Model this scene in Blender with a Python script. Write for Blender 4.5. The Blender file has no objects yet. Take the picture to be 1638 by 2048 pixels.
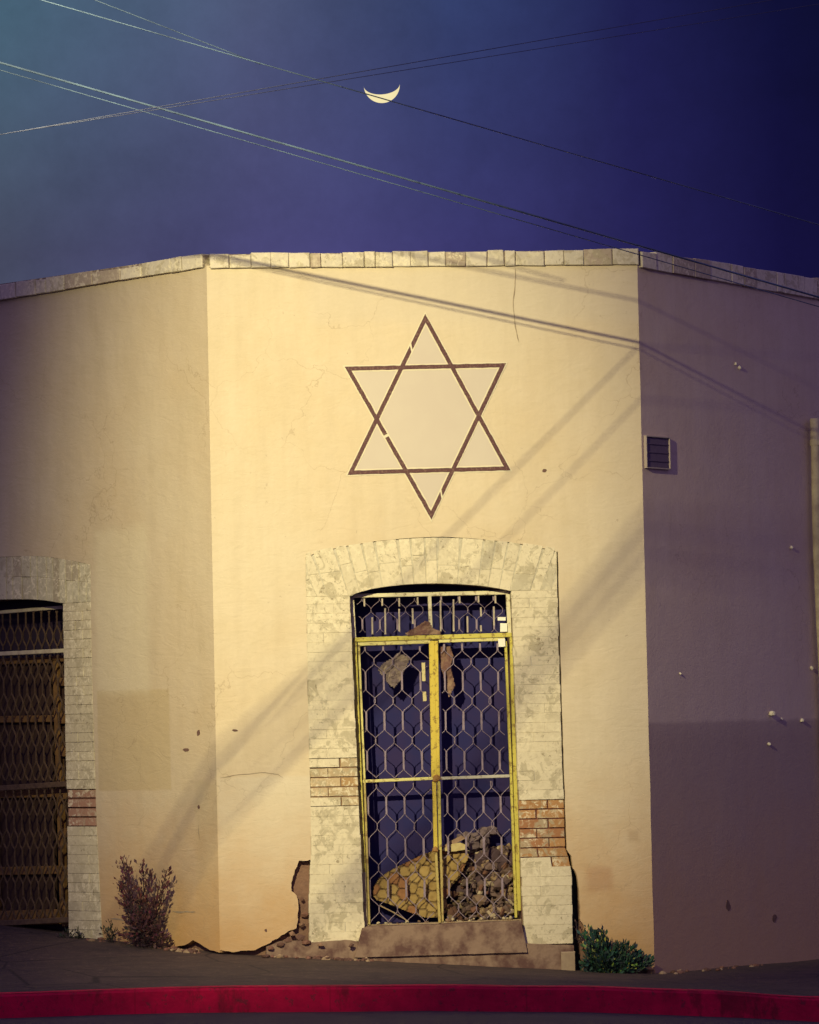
import bpy, math, random
from mathutils import Vector, Matrix, noise
from mathutils.geometry import delaunay_2d_cdt
random.seed(7)
RND = random.Random(11)
SC = bpy.context.scene
COL = SC.collection

# ------------------------------------------------------------------ camera
FPX = 8800.0                       # focal length in pixels of the 1638 px wide photograph
PITCH = math.atan((1450 - 1024) / FPX)
ROLL = math.radians(1.25)
CAM = Vector((0, 0, 1.6))
Fw = Vector((0, math.cos(PITCH), math.sin(PITCH)))
U0 = Vector((0, -math.sin(PITCH), math.cos(PITCH)))
R0 = Vector((1, 0, 0))
Rt = math.cos(ROLL) * R0 - math.sin(ROLL) * U0
Up = math.sin(ROLL) * R0 + math.cos(ROLL) * U0
cd = bpy.data.cameras.new('camera')
cam = bpy.data.objects.new('camera', cd)
COL.objects.link(cam)
M = Matrix((Rt, Up, -Fw)).transposed().to_4x4()
M.translation = CAM
cam.matrix_world = M
cd.sensor_fit = 'HORIZONTAL'
cd.sensor_width = 36
cd.lens = FPX / 1638 * 36
cd.clip_start = 0.1
cd.clip_end = 6000
SC.camera = cam

# ------------------------------------------------------------------ world: night sky, last glow to the left
W = bpy.data.worlds.new('World')
SC.world = W
W.use_nodes = True
nt = W.node_tree
nt.nodes.clear()
wo = nt.nodes.new('ShaderNodeOutputWorld')
tc = nt.nodes.new('ShaderNodeTexCoord')
sx = nt.nodes.new('ShaderNodeSeparateXYZ')
nt.links.new(tc.outputs['Generated'], sx.inputs[0])
def wmath(op, a, b=None, c=None):
    n = nt.nodes.new('ShaderNodeMath'); n.operation = op
    for i, v in enumerate((a, b, c)):
        if v is None: continue
        if isinstance(v, (int, float)): n.inputs[i].default_value = v
        else: nt.links.new(v, n.inputs[i])
    return n.outputs[0]
def ramp(tree, fac, stops):
    r = tree.nodes.new('ShaderNodeValToRGB')
    el = r.color_ramp.elements
    while len(el) < len(stops): el.new(0.5)
    for e, (p, c) in zip(el, stops):
        e.position = p; e.color = (*c, 1)
    tree.links.new(fac, r.inputs[0])
    return r.outputs[0]
def mixc(tree, fac, a, b, mode='MIX'):
    m = tree.nodes.new('ShaderNodeMix'); m.data_type = 'RGBA'; m.blend_type = mode
    for s, v in ((m.inputs[0], fac), (m.inputs[6], a), (m.inputs[7], b)):
        if isinstance(v, (int, float)): s.default_value = v
        elif isinstance(v, tuple): s.default_value = (*v, 1) if len(v) == 3 else v
        else: tree.links.new(v, s)
    return m.outputs[2]
az = wmath('ARCTAN2', sx.outputs[0], sx.outputs[1])
azf = wmath('ADD', wmath('MULTIPLY', az, 1 / 0.24), 0.5)          # 0..1 over +-6.9 degrees
high = ramp(nt, azf, [(0.0, (.055, .135, .150)), (0.12, (.058, .115, .170)), (0.36, (.068, .086, .172)),
                      (0.55, (.033, .050, .150)), (0.72, (.012, .013, .080)), (0.86, (.003, .0035, .034)), (1.0, (.0012, .0014, .014))])
low = ramp(nt, azf, [(0.0, (.040, .050, .085)), (0.12, (.058, .066, .118)), (0.36, (.066, .062, .182)),
                     (0.55, (.040, .037, .145)), (0.72, (.015, .013, .082)), (0.86, (.005, .004, .045)), (1.0, (.002, .002, .018))])
elf = wmath('MULTIPLY', wmath('SUBTRACT', sx.outputs[2], 0.108), 1 / 0.055)
elf = wmath('MINIMUM', wmath('MAXIMUM', elf, 0.0), 1.0)
skycol = mixc(nt, elf, low, high)
hz = nt.nodes.new('ShaderNodeTexNoise'); hz.inputs['Scale'].default_value = 22; hz.inputs['Detail'].default_value = 9; hz.inputs['Roughness'].default_value = .72
nt.links.new(tc.outputs['Generated'], hz.inputs['Vector'])
hzf = wmath('ADD', wmath('MULTIPLY', wmath('SUBTRACT', hz.outputs['Fac'], .5), .9), 1.0)      # thin uneven haze
vm = nt.nodes.new('ShaderNodeVectorMath'); vm.operation = 'SCALE'; nt.links.new(skycol, vm.inputs[0]); nt.links.new(hzf, vm.inputs[3]); skycol = vm.outputs[0]
# behind the camera and overhead the unseen sky is violet, brightened as wall fill
back = wmath('MINIMUM', wmath('MAXIMUM', wmath('SUBTRACT', 0.9, wmath('MULTIPLY', sx.outputs[1], 1.0)), 0.0), 1.0)
back = wmath('MINIMUM', wmath('MULTIPLY', back, 2.5), 1.0)
skycol = mixc(nt, back, skycol, (.185, .140, .310))
sk = nt.nodes.new('ShaderNodeTexSky')
sk.sky_type = 'NISHITA'; sk.sun_disc = False
sk.sun_elevation = math.radians(-3); sk.sun_rotation = math.radians(-60)
bg1 = nt.nodes.new('ShaderNodeBackground'); bg1.inputs[1].default_value = 0.015
nt.links.new(sk.outputs[0], bg1.inputs[0])
bg2 = nt.nodes.new('ShaderNodeBackground'); bg2.inputs[1].default_value = 1.0
nt.links.new(skycol, bg2.inputs[0])
ad = nt.nodes.new('ShaderNodeAddShader')
nt.links.new(bg1.outputs[0], ad.inputs[0]); nt.links.new(bg2.outputs[0], ad.inputs[1])
nt.links.new(ad.outputs[0], wo.inputs[0])

# ------------------------------------------------------------------ view
SC.view_settings.view_transform = 'Standard'
SC.view_settings.look = 'None'
SC.view_settings.exposure = 0
SC.view_settings.gamma = 1

LAMP = Vector((-3.3, 19.0, 6.5))     # the street lamp across the pavement, just out of the frame
SPOT_SIZE, SPOT_W, SPOT_COL = 46.0, 8500, (1.0, .89, .48)
SPOT_AIM_PX = (690, 1100)
SPOT_SQUEEZE = .59                   # the luminaire throws a narrower fan sideways than up and down

# ------------------------------------------------------------------ geometry helpers
def ray(px, py):
    return Fw + (px - 819) / FPX * Rt - (py - 1024) / FPX * Up
class Face:
    """a vertical wall plane: origin, unit direction along it (to the right), outward normal"""
    def __init__(s, O, ang):
        s.O = Vector((O[0], O[1], 0)); s.d = Vector((math.cos(ang), math.sin(ang), 0))
        s.n = Vector((s.d.y, -s.d.x, 0))
    def uv(s, px, py):
        k = ray(px, py); t = (s.O - CAM).dot(s.n) / k.dot(s.n); P = CAM + k * t
        return ((P - s.O).dot(s.d), P.z)
    def pt(s, u, v, w=0.0):
        return s.O + s.d * u + s.n * w + Vector((0, 0, v))
    def uvs(s, L): return [s.uv(*p) for p in L]
fc = Face((0, 30), math.radians(6))
uL = fc.uv(431, 1450)[0]; uR = fc.uv(1297, 1450)[0]
CL = fc.pt(uL, 0); CR = fc.pt(uR, 0)
Lf = Face(CL, math.radians(-45))      # left wall, u <= 0 going away
Rf = Face(CR, math.radians(56))       # right wall, u >= 0 going away
fc.O = CL.copy(); uR -= uL; uL = 0.0  # facet u: 0 .. FW
FWID = uR

class MB:
    def __init__(s): s.v = []; s.f = []; s.t = []; s.c = []
    def add(s, P, t=(0, 0), c=(1, 1, 1)):
        s.v.append(Vector(P)); s.t.append(t); s.c.append(c); return len(s.v) - 1
    def face(s, *i): s.f.append(tuple(i))
    def prism(s, F, pts, w0, w1, c=(1, 1, 1), back=False):
        """polygon pts (u,v) counter-clockwise seen from outside, from depth w0 (back) to w1 (front)"""
        n = len(pts)
        a = [s.add(F.pt(u, v, w1), (u, v), c) for u, v in pts]
        b = [s.add(F.pt(u, v, w0), (u, v), c) for u, v in pts]
        if n > 12:
            V, _, T, ov, _, _ = delaunay_2d_cdt([Vector(p) for p in pts], [(i, (i + 1) % n) for i in range(n)], [list(range(n))], 1, 1e-6)
            ids = [a[o[0]] if o else s.add(F.pt(p.x, p.y, w1), (p.x, p.y), c) for p, o in zip(V, ov)]
            for t in T: s.face(*[ids[k] for k in t])
        else: s.face(*a)
        for i in range(n):
            j = (i + 1) % n
            s.face(a[i], b[i], b[j], a[j])
        if back: s.face(*reversed(b))
    def brick(s, F, q, w0, w1, c=(1, 1, 1), bev=.003):
        """q: 4 (u,v) corners ccw; front inset by bev"""
        cu = sum(p[0] for p in q) / 4; cv = sum(p[1] for p in q) / 4
        b = [s.add(F.pt(u, v, w0), (u, v), c) for u, v in q]
        m = [s.add(F.pt(u, v, w1 - bev), (u, v), c) for u, v in q]
        g = []
        for u, v in q:
            l = math.hypot(u - cu, v - cv) or 1
            k = 1 - bev * 1.4 / l
            g.append(s.add(F.pt(cu + (u - cu) * k, cv + (v - cv) * k, w1), (u, v), c))
        s.face(*g)
        for i in range(4):
            j = (i + 1) % 4
            s.face(m[i], m[j], g[j], g[i]); s.face(b[i], b[j], m[j], m[i])
    def box(s, F, u0, u1, v0, v1, w0, w1, c=(1, 1, 1), bev=.002):
        s.brick(F, [(u0, v0), (u1, v0), (u1, v1), (u0, v1)], w0, w1, c, bev)
    def bar(s, A, B, wd, dp, nrm, c=(1, 1, 1)):
        """rectangular bar from A to B, width wd across, depth dp along nrm (front at A/B + nrm*dp/2)"""
        A = Vector(A); B = Vector(B); d = (B - A).normalized(); x = d.cross(nrm).normalized(); e = min(wd, dp) * .12
        prof = [(-wd/2, -dp/2), (wd/2, -dp/2), (wd/2, dp/2 - e), (wd/2 - e, dp/2), (-wd/2 + e, dp/2), (-wd/2, dp/2 - e)]
        r = []
        for P in (A, B):
            r.append([s.add(P + x * a + nrm * b, (0, 0), c) for a, b in prof])
        n = len(prof)
        for i in range(n):
            j = (i + 1) % n; s.face(r[0][i], r[0][j], r[1][j], r[1][i])
        s.face(*reversed(r[0])); s.face(*r[1])
    def tube(s, pts, r, n=6, c=(1, 1, 1), taper=None):
        rings = []
        for i, P in enumerate(pts):
            P = Vector(P)
            d = (Vector(pts[min(i + 1, len(pts) - 1)]) - Vector(pts[max(i - 1, 0)])).normalized()
            x = d.cross(Vector((0.13, .3, .95))).normalized(); y = d.cross(x)
            rr = r if taper is None else r + (taper - r) * i / max(1, len(pts) - 1)
            rings.append([s.add(P + (x * math.cos(6.2832 * k / n) + y * math.sin(6.2832 * k / n)) * rr, (0, 0), c) for k in range(n)])
        for a, b in zip(rings, rings[1:]):
            for k in range(n):
                j = (k + 1) % n; s.face(a[k], a[j], b[j], b[k])
        s.face(*reversed(rings[0])); s.face(*rings[-1])
    def blob(s, P, R, seed, c=(1, 1, 1), sub=1, amp=.35):
        """irregular stone"""
        import bmesh
        bm = bmesh.new(); bmesh.ops.create_icosphere(bm, subdivisions=sub, radius=1)
        o = len(s.v)
        for v in bm.verts:
            k = 1 + amp * noise.noise(v.co * 1.3 + Vector((seed * 3.1, seed * 1.7, 0)))
            s.add(Vector(P) + Vector((v.co.x * R[0] * k, v.co.y * R[1] * k, v.co.z * R[2] * k)), (0, 0), c)
        for f in bm.faces: s.f.append(tuple(o + v.index for v in f.verts))
        bm.free()
    def build(s, name, mat, parent=None, smooth=False):
        off = Vector((0, 0, 0)); p = parent
        while p is not None: off += Vector(p.location); p = p.parent
        if parent is None and s.v:
            xs = [v.x for v in s.v]; ys = [v.y for v in s.v]; zs = [v.z for v in s.v]
            off = Vector(((min(xs) + max(xs)) / 2, (min(ys) + max(ys)) / 2, min(zs)))
        me = bpy.data.meshes.new(name)
        me.from_pydata([tuple(v - off) for v in s.v], [], s.f)
        a = me.attributes.new('fuv', 'FLOAT_VECTOR', 'POINT')
        a.data.foreach_set('vector', [x for t in s.t for x in (t[0], t[1], 0.0)])
        ca = me.attributes.new('Col', 'FLOAT_COLOR', 'POINT')
        ca.data.foreach_set('color', [x for c in s.c for x in (c[0], c[1], c[2], 1.0)])
        me.validate()
        if smooth: me.polygons.foreach_set('use_smooth', [True] * len(me.polygons))
        me.materials.append(mat)
        o = bpy.data.objects.new(name, me); COL.objects.link(o)
        if parent is not None: o.parent = parent
        else: o.location = off
        return o
def tag(o, label=None, cat=None, group=None, kind=None):
    if label: o['label'] = label
    if cat: o['category'] = cat
    if group: o['group'] = group
    if kind: o['kind'] = kind
    return o
def empty(name, loc, label, cat, group=None):
    o = bpy.data.objects.new(name, None); COL.objects.link(o); o.location = loc
    o.empty_display_size = .3
    return tag(o, label, cat, group)
def rough(pts, step=.03, amp=.006, seed=0.0, closed=False):
    """subdivide a polyline and wobble it"""
    out = []
    L = list(pts) + ([pts[0]] if closed else [])
    for a, b in zip(L, L[1:]):
        l = math.hypot(b[0] - a[0], b[1] - a[1]); n = max(1, int(l / step))
        for i in range(n):
            t = i / n; u = a[0] + (b[0] - a[0]) * t; v = a[1] + (b[1] - a[1]) * t
            if out:
                k = noise.noise_vector(Vector((u * 9, v * 9, seed))) * amp + noise.noise_vector(Vector((u * 31, v * 31, seed + 5))) * amp * .6
                u += k.x; v += k.y
            out.append((u, v))
    if not closed: out.append(L[-1])
    return out
def curve(pts, n=14):
    """smooth (Catmull-Rom) resample"""
    P = [pts[0]] + list(pts) + [pts[-1]]; out = []
    for i in range(1, len(P) - 2):
        p0, p1, p2, p3 = P[i - 1:i + 3]
        for k in range(n):
            t = k / n
            out.append(tuple(.5 * (2 * p1[j] + (p2[j] - p0[j]) * t + (2 * p0[j] - 5 * p1[j] + 4 * p2[j] - p3[j]) * t * t
                                   + (3 * p1[j] - p0[j] - 3 * p2[j] + p3[j]) * t ** 3) for j in range(2)))
    out.append(tuple(pts[-1])); return out

# ------------------------------------------------------------------ materials
class NM:
    def __init__(s, name, rough=.85, spec=.25, metal=0.0):
        s.m = bpy.data.materials.new(name); s.m.use_nodes = True
        s.t = s.m.node_tree; s.b = s.t.nodes['Principled BSDF']
        s.b.inputs['Roughness'].default_value = rough
        s.b.inputs['Specular IOR Level'].default_value = spec
        s.b.inputs['Metallic'].default_value = metal
        s.co = s.t.nodes.new('ShaderNodeNewGeometry').outputs['Position']
    def math(s, op, a, b=0.0, c=None):
        n = s.t.nodes.new('ShaderNodeMath'); n.operation = op
        for i, v in enumerate((a, b, c)):
            if v is None: continue
            if isinstance(v, (int, float)): n.inputs[i].default_value = v
            else: s.t.links.new(v, n.inputs[i])
        return n.outputs[0]
    def noise(s, scale, detail=4, rough=.55, lo=.35, hi=.65, vec=None, stretch=None, dist=0.0):
        if vec is None: vec = s.co
        if stretch:
            mp = s.t.nodes.new('ShaderNodeMapping'); mp.inputs['Scale'].default_value = stretch
            s.t.links.new(vec, mp.inputs[0]); vec = mp.outputs[0]
        n = s.t.nodes.new('ShaderNodeTexNoise'); n.inputs['Scale'].default_value = scale
        n.inputs['Detail'].default_value = detail; n.inputs['Roughness'].default_value = rough
        n.inputs['Distortion'].default_value = dist
        s.t.links.new(vec, n.inputs['Vector'])
        r = s.t.nodes.new('ShaderNodeMapRange'); r.inputs[1].default_value = lo; r.inputs[2].default_value = hi
        s.t.links.new(n.outputs['Fac'], r.inputs[0])
        return r.outputs[0]
    def attr(s, name, out='Color'):
        a = s.t.nodes.new('ShaderNodeAttribute'); a.attribute_name = name; return a.outputs[out]
    def mix(s, fac, a, b, mode='MIX'): return mixc(s.t, fac, a, b, mode)
    def color(s, c):
        if isinstance(c, tuple): s.b.inputs['Base Color'].default_value = (*c, 1)
        else: s.t.links.new(c, s.b.inputs['Base Color'])
    def bump(s, h, strength=.4, dist=.01):
        b = s.t.nodes.new('ShaderNodeBump'); b.inputs['Strength'].default_value = strength; b.inputs['Distance'].default_value = dist
        s.t.links.new(h, b.inputs['Height'])
        prev = s.b.inputs['Normal'].links
        if prev: s.t.links.new(prev[0].from_socket, b.inputs['Normal'])
        s.t.links.new(b.outputs[0], s.b.inputs['Normal'])
    def edge(s, x, a, b):
        """smoothstep of x from a to b"""
        r = s.t.nodes.new('ShaderNodeMapRange'); r.interpolation_type = 'SMOOTHSTEP'
        r.inputs[1].default_value = a; r.inputs[2].default_value = b
        s.t.links.new(x, r.inputs[0]); return r.outputs[0]
    def boxmask(s, u0, u1, v0, v1, soft=.02, wob=.02):
        sp = s.t.nodes.new('ShaderNodeSeparateXYZ'); s.t.links.new(s.attr('fuv', 'Vector'), sp.inputs[0])
        wn = s.noise(7, 3, .6, 0, 1)
        wv = s.math('MULTIPLY', s.math('SUBTRACT', wn, .5), wob * 2)
        u = s.math('ADD', sp.outputs[0], wv); v = s.math('ADD', sp.outputs[1], wv)
        m = s.math('MULTIPLY', s.edge(u, u0 - soft, u0 + soft), s.math('SUBTRACT', 1.0, s.edge(u, u1 - soft, u1 + soft)))
        m2 = s.math('MULTIPLY', s.edge(v, v0 - soft, v0 + soft), s.math('SUBTRACT', 1.0, s.edge(v, v1 - soft, v1 + soft)))
        return s.math('MULTIPLY', m, m2)

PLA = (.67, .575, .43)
def plaster(name, base, masks=(), dirt_glow_v=.45, dirt_glow=.55, relief=1.0):
    n = NM(name, .9, .15)
    big = n.noise(.9, 4, .6, .3, .7)
    mid = n.noise(4, 5, .65, .3, .72)
    fine = n.noise(38, 4, .6, .3, .7)
    streak = n.noise(3, 5, .6, .45, .75, stretch=(3, 3, .35))
    c = n.mix(n.math('MULTIPLY', big, .75), base, (base[0] * .93, base[1] * .85, base[2] * .74))
    c = n.mix(n.math('MULTIPLY', mid, .45), c, (base[0] * 1.06, base[1] * 1.06, base[2] * 1.10))
    c = n.mix(n.math('MULTIPLY', n.noise(2.1, 6, .7, .52, .66, dist=1.2), .22), c, (base[0] * .84, base[1] * .82, base[2] * .74))
    c = n.mix(n.math('MULTIPLY', streak, .30), c, (base[0] * .78, base[1] * .74, base[2] * .68))
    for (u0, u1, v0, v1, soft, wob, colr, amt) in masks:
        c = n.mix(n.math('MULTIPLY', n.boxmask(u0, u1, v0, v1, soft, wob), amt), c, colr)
    # splashed grime near the pavement, plus warm light painted into the lower wall
    sp = n.t.nodes.new('ShaderNodeSeparateXYZ'); n.t.links.new(n.attr('fuv', 'Vector'), sp.inputs[0])
    up = n.math('ADD', sp.outputs[1], n.math('MULTIPLY', n.noise(3.2, 5, .65, 0, 1), .9))
    d = n.math('SUBTRACT', 1.0, n.edge(up, .20, .45 + dirt_glow_v * 3.2))
    c = n.mix(n.math('MULTIPLY', d, dirt_glow), c, (.50, .275, .10))
    vo = n.t.nodes.new('ShaderNodeTexVoronoi'); vo.feature = 'DISTANCE_TO_EDGE'; vo.inputs['Scale'].default_value = 1.5
    wn = n.t.nodes.new('ShaderNodeTexNoise'); wn.inputs['Scale'].default_value = 5; wn.inputs['Detail'].default_value = 6
    n.t.links.new(n.co, wn.inputs['Vector'])
    wa = n.t.nodes.new('ShaderNodeVectorMath'); wa.operation = 'SCALE'; wa.inputs[3].default_value = .35
    n.t.links.new(wn.outputs['Color'], wa.inputs[0])
    wb = n.t.nodes.new('ShaderNodeVectorMath'); wb.operation = 'ADD'; n.t.links.new(n.co, wb.inputs[0]); n.t.links.new(wa.outputs[0], wb.inputs[1])
    n.t.links.new(wb.outputs[0], vo.inputs['Vector'])
    hair = n.math('SUBTRACT', 1.0, n.edge(vo.outputs['Distance'], .001, .006))
    hair = n.math('MULTIPLY', hair, n.noise(.9, 3, .5, .50, .60))
    c = n.mix(n.math('MULTIPLY', hair, .40), c, (base[0] * .55, base[1] * .48, base[2] * .42))
    spots = n.noise(16, 3, .7, .70, .74)
    c = n.mix(n.math('MULTIPLY', spots, .35), c, (.33, .25, .18))
    c = n.mix(n.math('MULTIPLY', fine, .10), c, (base[0] * .72, base[1] * .70, base[2] * .68))
    n.color(c)
    n.bump(hair, -.4, .004)
    n.bump(n.noise(1.6, 3, .5, 0, 1), .35 * relief, .05)
    n.bump(n.noise(9, 5, .6, 0, 1), .30 * relief, .012)
    n.bump(n.noise(55, 4, .7, 0, 1), .45, .004)
    n.bump(n.noise(5, 4, .6, 0, 1, stretch=(1, 1, 2.6), dist=1.5), .30 * relief, .014)
    return n.m
def simple(name, colr, var=(.5, .5, .5), sc=20, rough=.8, spec=.25, metal=0.0, amt=.5, bump=.3, bd=.004, lo=.4, hi=.65):
    n = NM(name, rough, spec, metal)
    n.color(n.mix(n.math('MULTIPLY', n.noise(sc, 5, .6, lo, hi), amt), colr, var))
    if bump: n.bump(n.noise(sc * 2.2, 4, .6, 0, 1), bump, bd)
    return n.m

u_, v_ = fc.uv, None
def fbox(F, x0, y0, x1, y1):
    a = F.uv(x0, y0); b = F.uv(x1, y1); return (min(a[0], b[0]), max(a[0], b[0]), min(a[1], b[1]), max(a[1], b[1]))
m_front = plaster('front_plaster', PLA, [
    (*fbox(fc, 436, 1556, 640, 1920), .012, .01, (.67, .60, .49), .45),
    (*fbox(fc, 1172, 1735, 1224, 1782), .035, .05, (.40, .25, .20), .6),
    (*fbox(fc, 1255, 1660, 1278, 1684), .02, .02, (.42, .33, .23), .5),
    (*fbox(fc, 620, 540, 1290, 640), .06, .05, (.60, .53, .43), .35),
    (*fbox(fc, 1200, 560, 1290, 1500), .12, .06, (.60, .52, .40), .35)], dirt_glow=.85)
m_left = plaster('left_plaster', (.53, .445, .33), [  # base darker than the front plaster: its dimmer light put into the colour
    (*fbox(Lf, 194, 1382, 342, 1580), .012, .01, (.44, .34, .19), .55),
    (*fbox(Lf, 188, 1060, 300, 1385), .05, .05, (.62, .55, .40), .4),
    (*fbox(Lf, 390, 1560, 440, 1880), .03, .05, (.46, .38, .25), .45)], dirt_glow=.9)
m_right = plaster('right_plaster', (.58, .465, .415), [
    (*fbox(Rf, 1290, 1446, 2400, 1990), .02, .015, (.27, .185, .20), .7),  # painted dado, its colour darkened further for shade low on the wall
    (*fbox(Rf, 1290, 1200, 2000, 1446), .10, .05, (.50, .39, .37), .3)], dirt_glow=.5, relief=.35)
m_white = None
def brickmat(name):
    n = NM(name, .88, .2)
    c = n.attr('Col')
    blot = n.noise(10, 4, .6, .52, .57, dist=.8)
    blot = n.math('MULTIPLY', blot, n.noise(2.6, 3, .5, .36, .5))
    c2 = n.mix(n.math('MULTIPLY', blot, .72), c, (.41, .355, .25))
    c2 = n.mix(n.math('MULTIPLY', n.math('MULTIPLY', n.noise(27, 5, .7, .53, .56, dist=.5), n.noise(3.7, 3, .5, .42, .55)), .7), c2, (.76, .68, .51))
    c2 = n.mix(n.math('MULTIPLY', n.noise(42, 4, .65, .5, .72), .4), c2, n.mix(1.0, c, (.66, .62, .55), 'MULTIPLY'))
    c2 = n.mix(n.math('MULTIPLY', n.noise(24, 4, .6, .56, .62, dist=.3), .25), c2, (.76, .68, .50))
    c2 = n.mix(n.math('MULTIPLY', n.math('MULTIPLY', n.noise(38, 4, .7, .60, .63, dist=.6), n.noise(5, 3, .5, .45, .58)), .75), c2, (.25, .20, .13))
    n.color(c2)
    n.bump(blot, -.5, .005)
    n.bump(n.noise(30, 5, .6, 0, 1), .45, .006)
    return n.m
m_brick = brickmat('painted_brick')
m_mortar = simple('whitewashed_mortar', (.50, .44, .33), (.34, .28, .20), 26, amt=.6)
m_adobe = simple('adobe_core', (.22, .125, .09), (.12, .065, .055), 9, amt=.7, bump=.7, bd=.02)
m_cornice = brickmat('cornice_paint')
m_concrete = simple('step_concrete', (.27, .18, .135), (.12, .062, .055), 8, amt=1.0, bump=1.0, lo=.42, hi=.62, bd=.008)
m_star = NM('dark_star_paint', .7, .3)
m_star.color(m_star.mix(m_star.noise(60, 4, .7, .5, .75), (.105, .045, .050), (.24, .15, .12)))
m_star = m_star.m
m_starpale = simple('pale_star_halo', (.71, .64, .48), (.65, .57, .43), 30, amt=.4, bump=.1)  # added pale rim imitating a sharpening halo round the star lines
m_starfill = simple('pinkish_star_fill', (.57, .495, .43), (.61, .54, .46), 3, amt=.6, bump=.15)
m_yellow = NM('worn_yellow_paint', .6, .35)
_c = m_yellow.attr('Col')
_w = m_yellow.noise(24, 6, .75, .54, .60)
m_yellow.color(m_yellow.mix(m_yellow.math('MULTIPLY', _w, .75), _c, (.17, .085, .03)))
m_yellow.bump(_w, -.4, .002)
m_yellow = m_yellow.m
m_grille = simple('grille_metal', (.27, .21, .27), (.15, .10, .13), 30, amt=.6, rough=.6, spec=.4)
m_void = simple('unlit_room_paint', (.020, .019, .100), (.038, .022, .085), 3.5, amt=.6, rough=.75, spec=.2, bump=.2)
m_voiddark = simple('room_shade_paint', (.030, .020, .040), (.045, .024, .04), 5, amt=.6)  # sheet behind the left door, shade of the recess put into its colour
m_wood = simple('old_door_wood', (.24, .13, .045), (.09, .045, .025), 14, amt=.75, bump=.4)
m_doorgrille = simple('rusty_brown_metal', (.12, .075, .045), (.05, .028, .025), 30, amt=.7)
m_vent = simple('vent_metal', (.12, .085, .14), (.09, .06, .11), 30, amt=.5)
m_ventrim = simple('vent_trim', (.40, .33, .30), (.40, .33, .26), 30, amt=.4)
m_pipe = simple('old_pipe', (.58, .51, .33), (.32, .24, .19), 9, amt=.7, bump=.5)
m_crack = simple('crack_dark', (.36, .28, .20), (.26, .20, .14), 30, amt=.5, bump=0)
m_white = simple('sticker_white', (.85, .82, .72), (.7, .65, .55), 40, amt=.3, bump=0)
m_wire = simple('wire_sheath', (.105, .16, .25), (.045, .065, .12), 2.6, amt=.9, rough=.5, spec=.5, bump=0)
m_wiredim = simple('dim_wire_sheath', (.10, .11, .17), (.06, .06, .11), 2.2, amt=.9, rough=.6, spec=.2, bump=0)
m_roof = simple('roof_tar', (.06, .055, .06), (.09, .08, .08), 6)

# ================================================================== GROUND
def wall_base(s):
    """wall line at parameter: returns (x, y, z). s<0 along the left wall, 0..FWID the facet, beyond the right wall"""
    if s < 0: P = Lf.pt(s, 0); z = .085 + .060 * min(-s, 3) + .03 * max(-s - 3, 0)
    elif s <= FWID: P = fc.pt(s, 0); z = .085 + (-.135 - .085) * (s / FWID)
    else:
        P = Rf.pt(s - FWID, 0); z = -.135 - .012 * (s - FWID)
    return Vector((P.x, P.y, z))
kpx = [(0, 1988), (154, 1983), (410, 1975), (800, 1972), (1150, 1974), (1400, 1982), (1638, 1996)]
def kerb_depth(x): return 27.0 + .045 * x * x
kk = []
for px, py in kpx:
    k = ray(px, py); t = 27.0
    for _ in range(8):
        P = CAM + k * t; t *= kerb_depth(P.x) / P.y
    kk.append((CAM + k * t))
def kz(x):
    if x <= kk[0].x: return kk[0].z - .01 * (kk[0].x - x)
    if x >= kk[-1].x: return kk[-1].z - .03 * min(x - kk[-1].x, 6)
    for a, b in zip(kk, kk[1:]):
        if a.x <= x <= b.x:
            t = (x - a.x) / (b.x - a.x); t = t * t * (3 - 2 * t) * .4 + t * .6
            return a.z + (b.z - a.z) * t
# kerb line: across the front, then bending to follow both streets
kerb = []
dl = Lf.d * -1; dr = Rf.d
A0 = Vector((-3.4, kerb_depth(-3.4), 0)); B0 = Vector((3.4, kerb_depth(3.4), 0))
def bend(P, d0, d1, n=8, L=1.6):
    out = []; Q = P.copy()
    for i in range(n):
        t = (i + .5) / n; d = (d0 * (1 - t) + d1 * t).normalized(); Q = Q + d * (L / n); out.append(Q.copy())
    return out
lft = bend(A0, Vector((-1, .3, 0)).normalized(), dl); rgt = bend(B0, Vector((1, .3, 0)).normalized(), dr)
lft += [lft[-1] + dl * k for k in (3, 8, 16, 40)]
rgt += [rgt[-1] + dr * k for k in (3, 8, 16, 40)]
front = [Vector((x, kerb_depth(x), 0)) for x in [-3.4 + 6.8 * i / 34 for i in range(35)]]
kerb = list(reversed(lft)) + front + rgt
for P in kerb: P.z = kz(P.x)
nl, nf = len(lft), len(front)
sL = [-1.2 - .55 * i for i in range(8)] + [-8, -14, -22, -46]
sR = [FWID + 1.0 + .45 * i for i in range(8)] + [FWID + 7, FWID + 13, FWID + 21, FWID + 45]
sF = [-1.0 + (FWID + 1.8) * i / (nf - 1) for i in range(nf)]
svals = list(reversed(sL)) + sF + sR
mb = MB(); rows = []
NR = 22
for sv, K in zip(svals, kerb):
    Wp = wall_base(sv); n_in = (Wp - K); n_in.z = 0
    Wi = Wp + n_in.normalized() * .35                      # runs a little under the wall
    r = []
    for j in range(NR + 1):
        t = j / NR; t2 = t
        P = K.lerp(Wi, t2); z = K.z + (Wp.z - K.z) * min(1, t * 1.12)
        z += (.010 * noise.noise(Vector((P.x * 1.3, P.y * 1.3, 0))) + .004 * noise.noise(Vector((P.x * 7, P.y * 7, 2)))) * min(1, t * 6)
        r.append(mb.add((P.x, P.y, z), (P.x, P.y)))
    rows.append(r)
for a, b in zip(rows, rows[1:]):
    for j in range(NR): mb.face(a[j], b[j], b[j + 1], a[j + 1])
n = NM('pavement_concrete', .85, .25)
c = n.mix(n.noise(1.7, 5, .65, .3, .7), (.085, .056, .050), (.044, .031, .033))
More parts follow.
